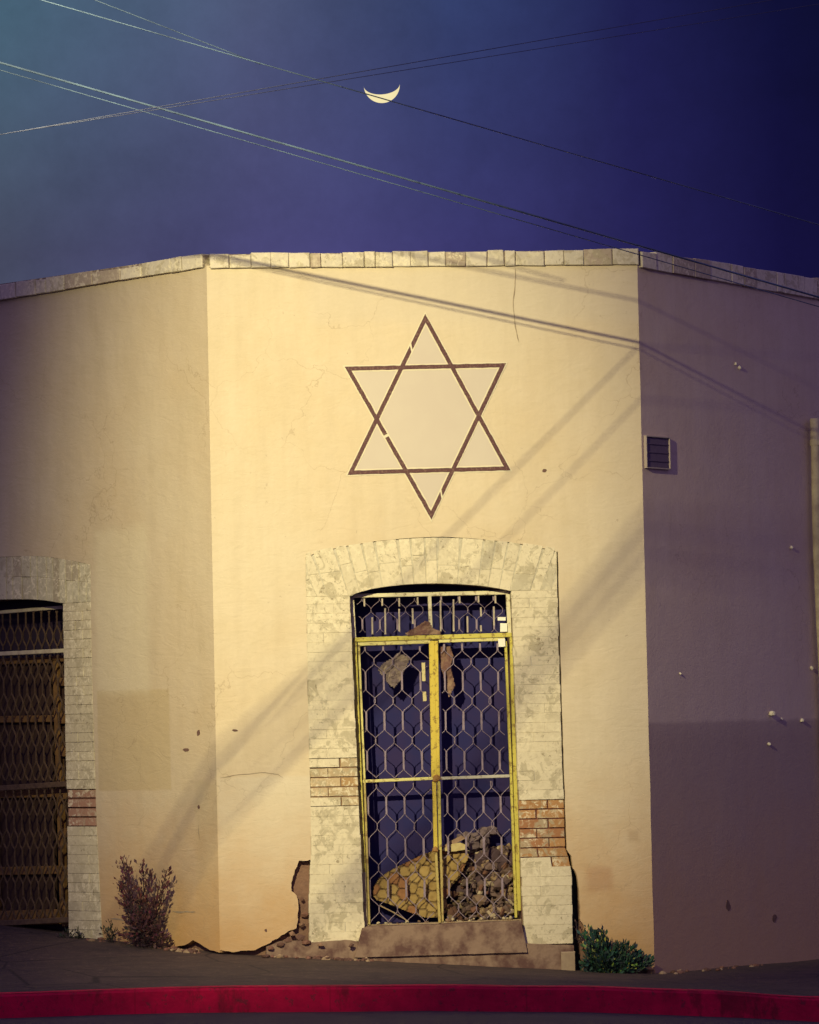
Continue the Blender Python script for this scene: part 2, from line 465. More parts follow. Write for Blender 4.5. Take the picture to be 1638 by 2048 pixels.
c = n.mix(n.math('MULTIPLY', n.noise(12, 5, .7, .5, .7), .5), c, (.14, .095, .075))
c = n.mix(n.math('MULTIPLY', n.noise(4, 6, .75, .55, .62, dist=1.0), .6), c, (.038, .026, .030))
c = n.mix(n.math('MULTIPLY', n.noise(26, 4, .7, .62, .66), .7), c, (.20, .13, .10))
vo = n.t.nodes.new('ShaderNodeTexVoronoi'); vo.feature = 'DISTANCE_TO_EDGE'; vo.inputs['Scale'].default_value = .9
n.t.links.new(n.co, vo.inputs['Vector'])
c = n.mix(n.math('MULTIPLY', n.math('SUBTRACT', 1.0, n.edge(vo.outputs['Distance'], .003, .012)), .8), c, (.02, .014, .018))
c = n.mix(n.math('MULTIPLY', n.noise(70, 3, .7, .6, .7), .5), c, (.19, .14, .10))
n.color(c); n.bump(n.noise(6, 6, .65, 0, 1), .5, .02); n.bump(n.noise(60, 4, .6, 0, 1), .5, .004)
tag(mb.build('pavement', n.m, smooth=True), kind='structure')

# kerb: red painted face and a strip of its top
mb = MB(); rows = []
for i, K in enumerate(kerb):
    a = kerb[max(i - 1, 0)]; b = kerb[min(i + 1, len(kerb) - 1)]
    t = (b - a); t.z = 0; t.normalize(); o = Vector((t.y, -t.x, 0))      # outward, to the road
    jz = .003 * noise.noise(Vector((K.x * 2, 0, 0))); jo = .006 * noise.noise(Vector((K.x * 3, 4, 0)))
    prof = [(-.13, .004), (-.02, .004), (.0, -.002), (.012, -.016), (.025, -.19), (.025, -.30)]
    rows.append([mb.add((K.x + o.x * (q + jo), K.y + o.y * (q + jo), K.z + z + jz), (i, q)) for q, z in prof])
for a, b in zip(rows, rows[1:]):
    for j in range(len(a) - 1): mb.face(a[j], a[j + 1], b[j + 1], b[j])
n = NM('red_kerb_paint', .75, .12)
_sx = n.t.nodes.new('ShaderNodeSeparateXYZ'); n.t.links.new(n.co, _sx.inputs[0])
_jn = n.math('ABSOLUTE', n.math('SUBTRACT', n.math('FRACT', n.math('DIVIDE', n.math('ADD', _sx.outputs[0], 50.35), 1.2)), .5))
_jn = n.math('SUBTRACT', 1.0, n.edge(_jn, .002, .006))
c = n.mix(n.noise(5, 5, .65, .35, .7), (.66, .006, .060), (.40, .005, .042))
c = n.mix(n.math('MULTIPLY', n.noise(22, 5, .75, .58, .64), .6), c, (.085, .035, .04))
c = n.mix(n.math('MULTIPLY', n.noise(3, 6, .75, .54, .62, stretch=(1, 1, .4)), .55), c, (.07, .015, .02))
c = n.mix(n.math('MULTIPLY', _jn, .22), c, (.05, .01, .015))
n.color(c); n.bump(n.noise(30, 4, .6, 0, 1), .6, .008); n.bump(_jn, -.15, .003)
tag(mb.build('kerb', n.m, smooth=False), kind='structure')

# road sheet
mb = MB()
xs = [-150, -80, -40, -20, -12] + [-9 + .5 * i for i in range(37)] + [12, 20, 40, 80, 150]
ys = [-150, -60, -20, 0, 10, 16] + [20 + .5 * i for i in range(19)] + [31, 34, 40, 60, 100, 250]
g = []
for x in xs:
    r = []
    for y in ys:
        z = kz(max(-6, min(6, x))) - .150
        k = max(0, min(1, (27 - y) / 8)); z = z * (1 - k * .5) + (-.14) * k * .5
        r.append(mb.add((x, y, z + .008 * noise.noise(Vector((x * .7, y * .7, 0)))), (x, y)))
    g.append(r)
for i in range(len(xs) - 1):
    for j in range(len(ys) - 1): mb.face(g[i][j], g[i + 1][j], g[i + 1][j + 1], g[i][j + 1])
n = NM('asphalt', .8, .3)
c = n.mix(n.noise(3, 5, .65, .3, .7), (.075, .055, .062), (.045, .034, .042))
c = n.mix(n.noise(120, 3, .7, .5, .8), c, (.12, .095, .09))
n.color(c); n.bump(n.noise(110, 3, .6, 0, 1), .6, .006)
tag(mb.build('road', n.m, smooth=True), kind='structure')

# ================================================================== BUILDING
bld = empty('corner_building', (0.1, 30, 0), 'pale plastered corner building with chamfered front, brick parapet and painted six-pointed star', 'building')
ct = lambda F, pts: (lambda P: (lambda u: P[0][1] + (P[1][1] - P[0][1]) * (u - P[0][0]) / (P[1][0] - P[0][0])))([F.uv(*p) for p in pts])
f_top = ct(fc, [(440, 507), (1260, 498)]); f_bot = ct(fc, [(440, 537), (1260, 530)])
ltop = ct(Lf, [(412, 507), (0, 566)]); lbot = ct(Lf, [(300, 552), (0, 602)])
rtop = ct(Rf, [(1277, 500), (1638, 557)]); rbot = ct(Rf, [(1277, 535), (1638, 600)])
PT = .055                                            # plaster thickness
TOPV = fc.uv(840, 537)[1]                            # underside of the parapet course
TOPL = Lf.uv(405, 549)[1]
TOPR = Rf.uv(1277, 537)[1]
print('tops', TOPV, TOPL, TOPR, fc.uv(840, 500)[1], 'Ltop at 0:', Lf.uv(0, 602)[1], 'Rtop at 1638', Rf.uv(1638, 600)[1])

# --- opening and surround outlines in facet coordinates
ap = fc.uv(860, 1169)
o_in = curve(fc.uvs([(700, 1192), (735, 1180), (790, 1171), (860, 1167), (930, 1169), (980, 1174), (1023, 1182)]), 5)   # left to right
O_bl = fc.uv(729, 1862); O_br = fc.uv(1047, 1850)
s_top = curve(fc.uvs([(611, 1115), (650, 1103), (700, 1092), (780, 1081), (870, 1075), (950, 1079), (1040, 1089), (1113, 1104)]), 5)
S_l = fc.uvs([(611, 1115), (613, 1200), (616, 1400), (621, 1600), (622, 1719)])
S_r = fc.uvs([(1113, 1104), (1118, 1300), (1124, 1500), (1131, 1700)])
GAP = .010
# --- plaster of the front: one sheet, notched round the brick surround, broken at its foot
left_break = fc.uvs([(622, 1719), (600, 1722), (590, 1740), (584, 1765), (585, 1781), (596, 1790), (598, 1812), (597, 1838), (590, 1855), (570, 1866), (548, 1880), (530, 1892), (512, 1899), (470, 1905), (441, 1900)])
right_break = fc.uvs([(1131, 1700), (1141, 1712), (1145, 1735), (1153, 1752), (1157, 1790), (1156, 1838), (1166, 1855), (1158, 1880), (1180, 1925), (1230, 1935), (1312, 1940)])
poly = []
poly += [(0.0, left_break[-1][1])] + rough(list(reversed(left_break)), .012, .011, 3)[1:]
poly += rough(list(reversed(S_l))[1:], .05, .003, 4)
poly += [(u, v + .005) for u, v in rough(s_top[1:-1], .05, .003, 77)]
poly += [(u + GAP, v) for u, v in rough(S_r, .04, .003, 6)]
rb = rough(right_break, .014, .010, 8)
poly += [(u + GAP, v) for u, v in rb[1:-1]] + [(FWID, -.2)]
wob = [(FWID + .004 * noise.noise(Vector((v * 3, 0, 0))) + .002 * noise.noise(Vector((v * 20, 0, 0))), v) for v in [-.1 + i * .05 for i in range(int((TOPV + .05) / .05))]]
poly += wob + [(FWID, f_bot(FWID) + .02), (0, f_bot(0) + .02)]
mb = MB(); mb.prism(fc, poly, -PT, 0)
front_wall = mb.build('wall', m_front, bld); tag(front_wall, 'brightly lit chamfered front wall of cream plaster')

# --- left wall plaster with the recess round its doorway
def lu(x, y): return Lf.uv(x, y)
LS_top = curve(Lf.uvs([(-290, 1165), (-200, 1138), (-100, 1120), (0, 1114), (90, 1113), (181, 1129)]), 5)
LO_top = curve(Lf.uvs([(-208, 1240), (-150, 1222), (-60, 1203), (20, 1199), (80, 1200), (125, 1207)]), 5)
LS_r = Lf.uvs([(181, 1129), (183, 1300), (188, 1480), (193, 1640), (204, 1860)])
LO_r = Lf.uvs([(125, 1207), (131, 1500), (137, 1848)])
ulf = LS_top[0][0]                                      # outer left edge of surround
ulo = LO_top[0][0]
LEND = -12.0
lb = wall_base(-2)[2]
foot = rough([Lf.uv(441, 1905), Lf.uv(420, 1900), Lf.uv(402, 1890), Lf.uv(386, 1880), Lf.uv(372, 1890), (Lf.uv(300, 1890)[0], .10), (LS_r[-1][0], .12)], .03, .008, 2)
foot[0] = (0, foot[0][1])
poly = [(0, foot[0][1]), (0, lbot(0) + .02)]
poly += [(LEND, lbot(LEND) + .02), (LEND, -.1), (ulf, -.1)]
poly += LS_top
poly += rough(LS_r, .04, .004, 9)[1:] + list(reversed(foot))[1:-1]
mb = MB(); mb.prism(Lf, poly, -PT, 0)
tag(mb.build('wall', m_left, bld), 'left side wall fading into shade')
# --- right wall plaster
REND = 12.0
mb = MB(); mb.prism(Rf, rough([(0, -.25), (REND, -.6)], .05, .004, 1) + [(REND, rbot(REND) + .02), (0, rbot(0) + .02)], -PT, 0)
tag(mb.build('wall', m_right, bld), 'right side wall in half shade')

# --- masonry core behind the plaster (seen where it has crumbled and in the door reveals)
CT = -.42
mb = MB()
mb.prism(fc, [(0, -.3), (O_bl[0] - .004, -.3), (o_in[0][0] - .004, o_in[0][1])] + [(u, v + .004) for u, v in o_in[1:-1]] +
         [(o_in[-1][0] + .004, o_in[-1][1]), (O_br[0] + .004, -.3), (fc.uv(1134, 1890)[0], -.3), fc.uv(1124, 1690), fc.uv(1134, 1682), fc.uv(1158, 1740), (fc.uv(1163, 1890)[0], -.3), (FWID, -.3), (FWID, TOPV - .01), (0, TOPV - .01)], CT, -PT - .002)
mb.prism(Lf, [(0, -.3), (-.001, TOPL - .01), (LEND, TOPL - .01), (LEND, -.3), (ulo, -.3)] + LO_top + [(LO_r[-1][0], -.3)], CT, -PT - .002)
mb.prism(Rf, [(0, -.6), (REND, -.9), (REND, TOPR - .01), (.001, TOPR - .01)], CT, -PT - .002)
tag(mb.build('masonry_core', m_adobe, bld), 'reddish brown masonry showing where plaster has crumbled off')
# rooms behind: dark back panels
# --- roof
mb = MB()
r = [Lf.pt(LEND, TOPL), Lf.pt(-.02, TOPL, -.06), fc.pt(.05, TOPV, -.06), fc.pt(FWID - .05, TOPV, -.06), Rf.pt(.02, TOPR, -.06), Rf.pt(REND, TOPR), Vector((0, 45, TOPV))]
ids = [mb.add((p.x, p.y, TOPV - .15)) for p in r]; mb.face(*ids)
mb.build('roof', m_roof, bld)

# --- parapet course of bricks on edge
def cornice(F, u0, u1, top_fn, bot_fn, seed, bw=.135, w=.03):
    rr = random.Random(seed); mb = MB(); u = u0
    # backing
    mb.prism(F, [(u0, bot_fn(u0) + .006), (u1, bot_fn(u1) + .006), (u1, top_fn(u1) - .008), (u0, top_fn(u0) - .008)], -.25, w - .014, (.20, .15, .13), back=True)
    while u < u1 - .02:
        b = bw * rr.choice([1, 1, .9, 1.1, 1.5, .55]); b = min(b, u1 - u)
        if u1 - (u + b) < .05: b = u1 - u
        g = rr.choice([.003, .005, .008])
        sh = rr.uniform(.88, 1.08); j = lambda s: rr.uniform(-s, s)
        c = (.62 * sh, .555 * sh, .45 * sh) if rr.random() > .18 else (.42, .34, .27)
        t0 = rr.choice([0, .0, .006, .012])
        q = [(u + g / 2, bot_fn(u) + j(.003)), (u + b - g / 2, bot_fn(u + b) + j(.003)), (u + b - g / 2 + j(.004), top_fn(u + b) - t0 + j(.003)), (u + g / 2 + j(.004), top_fn(u) - t0 + j(.003))]
        mb.brick(F, q, -.25, w + j(.004), c, .005)
        u += b
    return mb
mb = cornice(fc, .02, FWID + .01, f_top, f_bot, 1)
tag(mb.build('parapet', m_cornice, bld), 'front parapet course of whitewashed bricks')
def lt(u): return f_top(0) + (.0 if u > -.55 else -.012) + u * .0
ltop0 = Lf.uv(412, 506)[1]; lbot0 = Lf.uv(412, 547)[1]
ltop = ct(Lf, [(412, 507), (0, 566)]); lbot = ct(Lf, [(300, 552), (0, 602)])
print('left parapet', ltop(0), ltop(-2), lbot(0), lbot(-2))
mb = cornice(Lf, -9, -.01, lambda u: ltop(u) - (.012 if u < -.56 else 0), lambda u: lbot(u) - (.0 if u < -.56 else .004), 2, .2, .035)
tag(mb.build('parapet', m_cornice, bld), 'left parapet course sloping away')
rtop = ct(Rf, [(1277, 500), (1638, 557)]); rbot = ct(Rf, [(1277, 535), (1638, 600)])
mb = cornice(Rf, .02, 9, rtop, rbot, 3, .2, .025)
tag(mb.build('parapet', m_cornice, bld), 'right parapet course in shade')
# --- brick surround of the front door
EXP = (.42, .225, .10); EXPD = (.36, .17, .085); WW = (.67, .59, .44)
rr = random.Random(5)
mb = MB(); mo = MB()
def lerp_edge(pts, v):
    """u on a polyline given v (any order)"""
    P = sorted(pts, key=lambda p: p[1])
    if v <= P[0][1]: return P[0][0] + (P[1][0] - P[0][0]) * (v - P[0][1]) / (P[1][1] - P[0][1])
    for a, b in zip(P, P[1:]):
        if v <= b[1]: return a[0] + (b[0] - a[0]) * (v - a[1]) / (b[1] - a[1])
    return P[-1][0]
S_l_full = S_l + fc.uvs([(619, 1760), (618, 1885)])
S_r_full = S_r[:-1] + fc.uvs([(1131, 1700), (1135, 1706), (1143, 1745), (1146, 1890)])
vL = [fc.uv(660, y)[1] for y in (1884, 1605, 1520)]
vR = [fc.uv(1090, y)[1] for y in (1888, 1722, 1600)]
H = .0655
def pier(left, edge_pts, in_top, in_bot, vv, top_v, blocks):
    vbase, v1, v2 = vv
    v = vbase; row = 0
    inner = [in_bot, in_top]
    while v < top_v - .01:
        h = min(H, top_v - v)
        mid = v + h / 2
        exposed = v1 - .02 < mid < v2 + .02
        fade = exposed and (mid > v2 - .06)
        low = mid <= v1
        a0, a1 = lerp_edge(edge_pts, v), lerp_edge(edge_pts, v + h)
        b0, b1 = lerp_edge(inner, v), lerp_edge(inner, v + h)
        if not left: a0, a1, b0, b1 = b0, b1, a0, a1
        wtot = b0 - a0
        # low courses are thickly whitewashed: only some joints show
        g = .008 if exposed else (.003 if low else .0035)
        if low and not any(abs(v - jv) < H * .6 for jv in blocks): gv = .0
        else: gv = g
        cuts = [0, .38, 1] if row % 2 else [0, .64, 1]
        if wtot > .36: cuts = [0, .30, .66, 1] if row % 2 else [0, .5, 1]
        if not exposed and rr.random() < (.75 if low else .45): cuts = [0, 1]
        for c0, c1 in zip(cuts, cuts[1:]):
            j = lambda s: rr.uniform(-s, s)
            sh = rr.uniform(.9, 1.08)
            if not exposed: g = .0035 if rr.random() < .3 else 0.0; gv = g
            if exposed and not ((fade or mid < v1 + .05) and rr.random() < .4):
                base = EXP if not left else ((.43, .27, .13) if rr.random() < .5 else (.50, .38, .24))
                if not left and rr.random() < .3: base = EXPD
                if left and rr.random() < .25: base = (.52, .46, .33)
                wf = -.006 + j(.002)
            else:
                base = WW; sh = rr.uniform(.97, 1.03); wf = .0008 + j(.0012)
            c = tuple(x * sh for x in base)
            q = [(a0 + wtot * c0 + (g / 2 if c0 > 0 else 0), v + gv / 2 + j(.0008)), (a0 + wtot * c1 - (g / 2 if c1 < 1 else 0), v + gv / 2 + j(.0008)),
                 (a1 + (b1 - a1) * c1 - (g / 2 if c1 < 1 else 0), v + h - gv / 2 + j(.0008)), (a1 + (b1 - a1) * c0 + (g / 2 if c0 > 0 else 0), v + h - gv / 2 + j(.0008))]
            e = j(.003)
            q = [(q[0][0] + e, q[0][1]), (q[1][0] + e, q[1][1]), (q[2][0] + e, q[2][1]), (q[3][0] + e, q[3][1])]
            mb.brick(fc, q, -PT, wf, c, .0022 if not exposed else .003)
        # mortar
        mcol = (.17, .065, .05) if (exposed and not left) else ((.30, .19, .12) if exposed else (.60, .545, .44))
        mo.prism(fc, [(a0 + .004, v), (b0 - .004, v), (b1 - .004, v + h), (a1 + .004, v + h)], -PT, -.016 if exposed else -.0022, mcol)
        v += h; row += 1
spring = o_in[0][1]
pier(True, S_l_full, o_in[0], O_bl, vL, o_in[0][1] + .0, [fc.uv(660, y)[1] for y in (1870, 1762, 1722, 1680)])
pier(False, S_r_full, o_in[-1], O_br, vR, o_in[-1][1] + .0, [fc.uv(1090, y)[1] for y in (1880, 1762, 1748)])
# arch head: two rows of bricks on end between inner and outer curves
def on(pts, t):
    k = t * (len(pts) - 1); i = min(int(k), len(pts) - 2); f = k - i
    return (pts[i][0] + (pts[i + 1][0] - pts[i][0]) * f, pts[i][1] + (pts[i + 1][1] - pts[i][1]) * f)
inn = [(S_l[0][0], o_in[0][1])] + [(o_in[0][0], o_in[0][1])] + o_in[1:-1] + [o_in[-1], (S_r[0][0], o_in[-1][1])]
def at_u(pts, u):
    for a, b in zip(pts, pts[1:]):
        if a[0] <= u <= b[0]: return a[1] + (b[1] - a[1]) * (u - a[0]) / max(1e-6, b[0] - a[0])
    return pts[-1][1] if u > pts[-1][0] else pts[0][1]
u = inn[0][0]; u_end = inn[-1][0]; ucen = (u + u_end) / 2
while u < u_end - .01:
    b = rr.choice([.075, .068, .085, .14]); b = min(b, u_end - u)
    if u_end - u - b < .03: b = u_end - u
    lean = (u + b / 2 - ucen) * .16
    split = rr.choice([.5, .62, .4, .35])
    for r0, r1 in ((0, split), (split, 1)):
        def P(uu, r):
            vi = at_u(inn, uu); vo = at_u(s_top, uu); edge = uu <= inn[0][0] + .001 or uu >= u_end - .001
            l = 0 if edge else lean * (r - 0.0)
            return (min(max(uu + l, inn[0][0]), u_end), vi + (vo - vi) * r)
        g = rr.choice([.002, .003, .005]); sh = rr.uniform(.93, 1.05)
        base = WW if rr.random() > .12 else (.55, .49, .37)
        q = [P(u + g / 2, r0), P(u + b - g / 2, r0), P(u + b - g / 2, r1), P(u + g / 2, r1)]
        q = [(x, y + (g / 2 if i < 2 and r0 > 0 else (-g / 2 if i > 1 and r1 < 1 else 0))) for i, (x, y) in enumerate(q)]
        mb.brick(fc, q, -PT, .001 + rr.uniform(-.0015, .0012), tuple(x * sh for x in base), .0022)
    u += b
mo.prism(fc, inn[:] + list(reversed(s_top)), -PT, -.0022, (.58, .53, .42))
n = NM('mortar', .9, .1); cc = n.attr('Col'); n.color(n.mix(n.noise(30, 4, .6, .4, .7), cc, n.mix(1.0, cc, (.7, .68, .64), 'MULTIPLY'))); m_mo = n.m
sur = mb.build('brick_surround', m_brick, bld)
tag(sur, 'whitewashed brick surround with bare orange bricks low on both piers')
mo.build('mortar', m_mo, sur)

# --- left doorway surround
mb = MB(); mo = MB(); rr = random.Random(9)
v = lb - .05; row = 0; topv = LO_top[-1][1]
while v < topv:
    h = min(H, topv - v); mid = v + h / 2
    ymid = Lf.uv(170, 1570)[1], Lf.uv(170, 1660)[1]
    ex = ymid[1] < mid < ymid[0]
    a0 = lerp_edge(LO_r, v); a1 = lerp_edge(LO_r, v + h); b0 = lerp_edge(LS_r, v); b1 = lerp_edge(LS_r, v + h)
    g = .012 if ex else .002
    sh = rr.uniform(.95, 1.05); base = (.36, .20, .14) if ex else (.55, .48, .34)
    if ex or rr.random() < .5: cuts = [0, .45, 1] if row % 2 else [0, .7, 1]
    else: cuts = [0, 1]
    if ex: cuts = [0, 1]
    for c0, c1 in zip(cuts, cuts[1:]):
        q = [(a0 + (b0 - a0) * c0 + g / 2, v + g / 2), (a0 + (b0 - a0) * c1 - g / 2, v + g / 2), (a1 + (b1 - a1) * c1 - g / 2, v + h - g / 2), (a1 + (b1 - a1) * c0 + g / 2, v + h - g / 2)]
        mb.brick(Lf, q, -PT, (-.008 if ex else .001) + rr.uniform(-.002, .002), tuple(x * sh for x in base), .003)
    mo.prism(Lf, [(a0 + .004, v), (b0 - .004, v), (b1 - .004, v + h), (a1 + .004, v + h)], -PT, -.02 if ex else -.003, (.15, .07, .05) if ex else (.44, .38, .28))
    # the far pier, out of the picture
    q = [(ulf, v), (ulo, v), (ulo, v + h), (ulf, v + h)]
    mb.brick(Lf, q, -PT, .0, tuple(x * sh for x in WW), .003)
    v += h; row += 1
linn = [(ulf, LO_top[0][1])] + LO_top + [(LS_r[0][0], LO_top[-1][1])]
u = linn[0][0]
while u < linn[-1][0] - .01:
    b = min(rr.choice([.08, .1, .07]), linn[-1][0] - u)
    for r0, r1 in ((0, .52), (.52, 1)):
        P = lambda uu, r: (uu, at_u(linn, uu) + (at_u(LS_top, uu) - at_u(linn, uu)) * r)
        g = .004; sh = rr.uniform(.9, 1.05); base = (.52, .47, .35) if rr.random() > .3 else (.40, .34, .25)
        q = [P(u + g / 2, r0), P(u + b - g / 2, r0), P(u + b - g / 2, r1), P(u + g / 2, r1)]
        mb.brick(Lf, q, -PT, rr.uniform(-.005, .003), tuple(x * sh for x in base), .003)
    u += b
mo.prism(Lf, linn + list(reversed(LS_top)), -PT, -.009, (.40, .34, .25))
sur2 = mb.build('brick_surround', m_brick, bld)
tag(sur2, 'worn brick surround of the left doorway')
mo.build('mortar', m_mo, sur2)

# --- plaster cracks and holes
def crack(F, pts, wd, mat, w=.0025, jit=.006, seed=0):
    P = rough(F.uvs(pts), .03, jit, seed); mb = MB(); L = []; Rr = []
    for i, (u, v) in enumerate(P):
        a = P[max(i - 1, 0)]; b = P[min(i + 1, len(P) - 1)]
        dx, dy = b[0] - a[0], b[1] - a[1]; l = math.hypot(dx, dy) or 1
        ww = wd * (.5 + abs(noise.noise(Vector((u * 20, v * 20, seed)))) * 1.2) * (1 if 0 < i < len(P) - 1 else .2)
        L.append((u - dy / l * ww / 2, v + dx / l * ww / 2)); Rr.append((u + dy / l * ww / 2, v - dx / l * ww / 2))
    for i in range(len(P) - 1):
        q = [L[i], Rr[i], Rr[i + 1], L[i + 1]]
        ids = [mb.add(F.pt(a, b, w), (a, b)) for a, b in q]; mb.face(*ids)
    return mb
cr = crack(fc, [(1031, 536), (1029, 580), (1026, 610), (1030, 640), (1033, 665), (1038, 685)], .007, m_crack)
cr.build('crack', m_crack, bld)
crack(fc, [(441, 1555), (480, 1550), (530, 1545), (556, 1548), (566, 1556)], .006, m_crack, seed=2).build('crack', m_crack, bld)
crack(Lf, [(345, 1822), (362, 1824), (392, 1823)], .012, m_crack, seed=3).build('crack', m_crack, bld)
crack(Lf, [(222, 1838), (250, 1840), (282, 1841)], .014, m_crack, seed=4).build('crack', m_crack, bld)
crack(Lf, [(397, 1650), (398, 1665), (400, 1680)], .014, m_crack, seed=5).build('crack', m_crack, bld)
def pock(F, px, py, su, sv, mat, seed):
    mb = MB(); u, v = F.uv(px, py)
    pts = []
    for i in range(12):
        a = i / 12 * 6.2832; k = 1 + .45 * noise.noise(Vector((math.cos(a), math.sin(a), seed * 1.3)))
        pts.append((u + su * k * math.cos(a), v + sv * k * math.sin(a)))
    mb.prism(F, pts, -.004, .0022); return mb
m_pock = simple('chipped_plaster', (.16, .09, .075), (.10, .06, .05), 40, amt=.5)
m_chip = simple('pale_chip', (.80, .74, .55), (.6, .52, .4), 40, amt=.5)
for F, px, py, su, sv in ((Lf, 397, 1466, .016, .02), (Lf, 372, 1500, .03, .010), (Rf, 1456, 1811, .03, .04), (Rf, 1549, 1836, .03, .026), (fc, 532, 1861, .01, .01),
                          (fc, 1089, 941, .014, .012), (fc, 470, 1461, .02, .008), (Lf, 398, 1614, .012, .012)):
    pock(F, px, py, su, sv, m_pock, px).build('plaster_hole', m_pock, bld)
for px, py, R in ((1540, 1427, .026), (1602, 1441, .016), (1536, 1488, .014), (1581, 1095, .014), (1477, 735, .014), (1470, 728, .012), (1621, 1336, .016), (1562, 1438, .010), (1359, 1347, .010)):
    u, v = Rf.uv(px, py); P = Rf.pt(u, v, R * .6); mb = MB()
    mb.blob(P, (R, R * .8, R), px, (1, 1, 1), 1, .5)
    mb.build('plaster_lump', m_chip, bld)

# --- vent on the right wall
v0 = Rf.uv(1290, 934); v1 = Rf.uv(1334, 877)
mb = MB()
mb.box(Rf, v0[0], v1[0], v0[1], v1[1], -.01, .012, (1, 1, 1), .004)
ve = mb.build('wall_vent', m_vent, bld); tag(ve, 'small square dark vent')
mb = MB()
for i in range(3):
    t = v0[1] + (v1[1] - v0[1]) * (i + .8) / 3.6
    mb.box(Rf, v0[0] + .012, v1[0] - .012, t - .004, t + .005, .012, .017, (1, 1, 1), .003)
mb.build('louvre', m_vent, ve)
mb = MB()
t = .008
for a in ((v1[0], v1[0] + t, v0[1] - t, v1[1] + t), (v0[0] - t, v1[0], v0[1] - t, v0[1]), (v0[0] - t, v1[0], v1[1], v1[1] + t), (v0[0] - t, v0[0], v0[1], v1[1])):
    mb.box(Rf, *a, -.01, .022, (1, 1, 1), .003)
mb.build('vent_frame', m_ventrim, ve)

# --- painted star
A, B, C_ = fc.uvs([(850.5, 629), (696, 949), (1020, 940)])
D, E_, G = fc.uvs([(690, 734), (1011, 727), (862.5, 1038)])
star = MB()
def band(mb, P, Q, wd, w, gaps=(), jit=.0, ext=0.0):
    du, dv = Q[0] - P[0], Q[1] - P[1]; l = math.hypot(du, dv); du /= l; dv /= l
    n = int(l / .02); prev = None
    for i in range(n + 1):
        t = i / n; c = (P[0] + du * l * t, P[1] + dv * l * t)
        k = noise.noise(Vector((c[0] * 40, c[1] * 40, 1))) * jit; k2 = noise.noise(Vector((c[0] * 40, c[1] * 40, 9))) * jit
        a = (c[0] - dv * (wd / 2 + k), c[1] + du * (wd / 2 + k)); b = (c[0] + dv * (wd / 2 + k2), c[1] - du * (wd / 2 + k2))
        cur = (mb.add(fc.pt(*a, w), a), mb.add(fc.pt(*b, w), b))
        if prev and not any(g0 < t < g1 for g0, g1 in gaps): mb.face(prev[0], prev[1], cur[1], cur[0])
        prev = cur
def inset(T, d):
    """shrink triangle by d (distance from edges)"""
    cx = sum(p[0] for p in T) / 3; cy = sum(p[1] for p in T) / 3; out = []
    for i in range(3):
        a, b, c = T[i - 1], T[i], T[(i + 1) % 3]
        e1 = Vector((a[0] - b[0], a[1] - b[1])).normalized(); e2 = Vector((c[0] - b[0], c[1] - b[1])).normalized()
        bi = (e1 + e2).normalized(); s = abs(e1.x * bi.y - e1.y * bi.x)
        out.append((b[0] + bi.x * d / s, b[1] + bi.y * d / s))
    return out
def tri_ring(mb, T, d0, d1, w, gaps=({}, {}, {}), seed=0):
    o = inset(T, d0); i_ = inset(T, d1)
    for k in range(3):
        a0, a1, b0, b1 = o[k], o[(k + 1) % 3], i_[k], i_[(k + 1) % 3]
        n = 60; prev = None
        for s in range(n + 1):
            t = s / n
            e1 = noise.noise(Vector((k * 9 + seed, t * 22, 0))) * .0028; e2 = noise.noise(Vector((k * 9 + seed, t * 22, 5))) * .0028
            P = (a0[0] + (a1[0] - a0[0]) * t + e1, a0[1] + (a1[1] - a0[1]) * t + e1); Q = (b0[0] + (b1[0] - b0[0]) * t + e2, b0[1] + (b1[1] - b0[1]) * t + e2)
            cur = (mb.add(fc.pt(*P, w), P), mb.add(fc.pt(*Q, w), Q))
            if prev and not any(g0 < t < g1 for g0, g1 in gaps[k]): mb.face(prev[0], cur[0], cur[1], prev[1])
            prev = cur
T1 = [A, B, C_]; T2 = [D, G, E_]
fill = MB()
for T, w in ((T1, .0016), (T2, .0019)):
    i_ = inset(T, .02); ids = [fill.add(fc.pt(*p, w), p) for p in i_]; fill.face(*ids)
pale = MB(); tri_ring(pale, T1, -.010, .035, .0027, ([], [], []), 3); tri_ring(pale, T2, -.010, .035, .0031, ([], [], []), 4)
tri_ring(star, T1, -.002, .0255, .0048, ([(.19, .205)], [], [(.835, .85)]), 1)
tri_ring(star, T2, -.002, .0255, .0056, ([(.465, .478)], [(.148, .165)], []), 2)
so = star.build('painted_star', m_star, bld); tag(so, 'dark maroon outline star painted high over the door, chipped in places')
fill.build('star_fill', m_starfill, so); pale.build('star_halo', m_starpale, so)

# --- drainpipe on the right wall
mb = MB()
pp = [(1616, 838), (1617, 900), (1619, 1000), (1622, 1100), (1626, 1200), (1630, 1300), (1635, 1400), (1638, 1445), (1640, 1500), (1655, 1700), (1666, 1880)]
pts = []
for x, y in pp:
    u, v = Rf.uv(x, y); pts.append(Rf.pt(u + .005 * math.sin(y * .05), v, .055))
mb.tube(pts, .033, 12)
pipe = mb.build('drainpipe', m_pipe, bld, smooth=True); tag(pipe, 'old pale drainpipe, broken off at its upper end')
for y in (886, 1120, 1480):
    u, v = Rf.uv(1616 + max(0, (y - 838)) * .036, y); P = Rf.pt(u, v, .055); mb = MB()
    mb.tube([P - Vector((0, 0, .02)), P + Vector((0, 0, .02))], .041, 12); mb.build('bracket', m_pipe, pipe, smooth=False)

# ================================================================== FRONT DOOR (grille door)
YEL = (.54, .47, .10); CRM = (.66, .60, .42); YLW = (.60, .46, .07); BRN = (.30, .20, .08); PALE = (.62, .56, .22)
door = MB(); N = fc.n
WD = -.095
def P3(px, py, w=WD):
    u, v = fc.uv(px, py); return fc.pt(u, v, w)
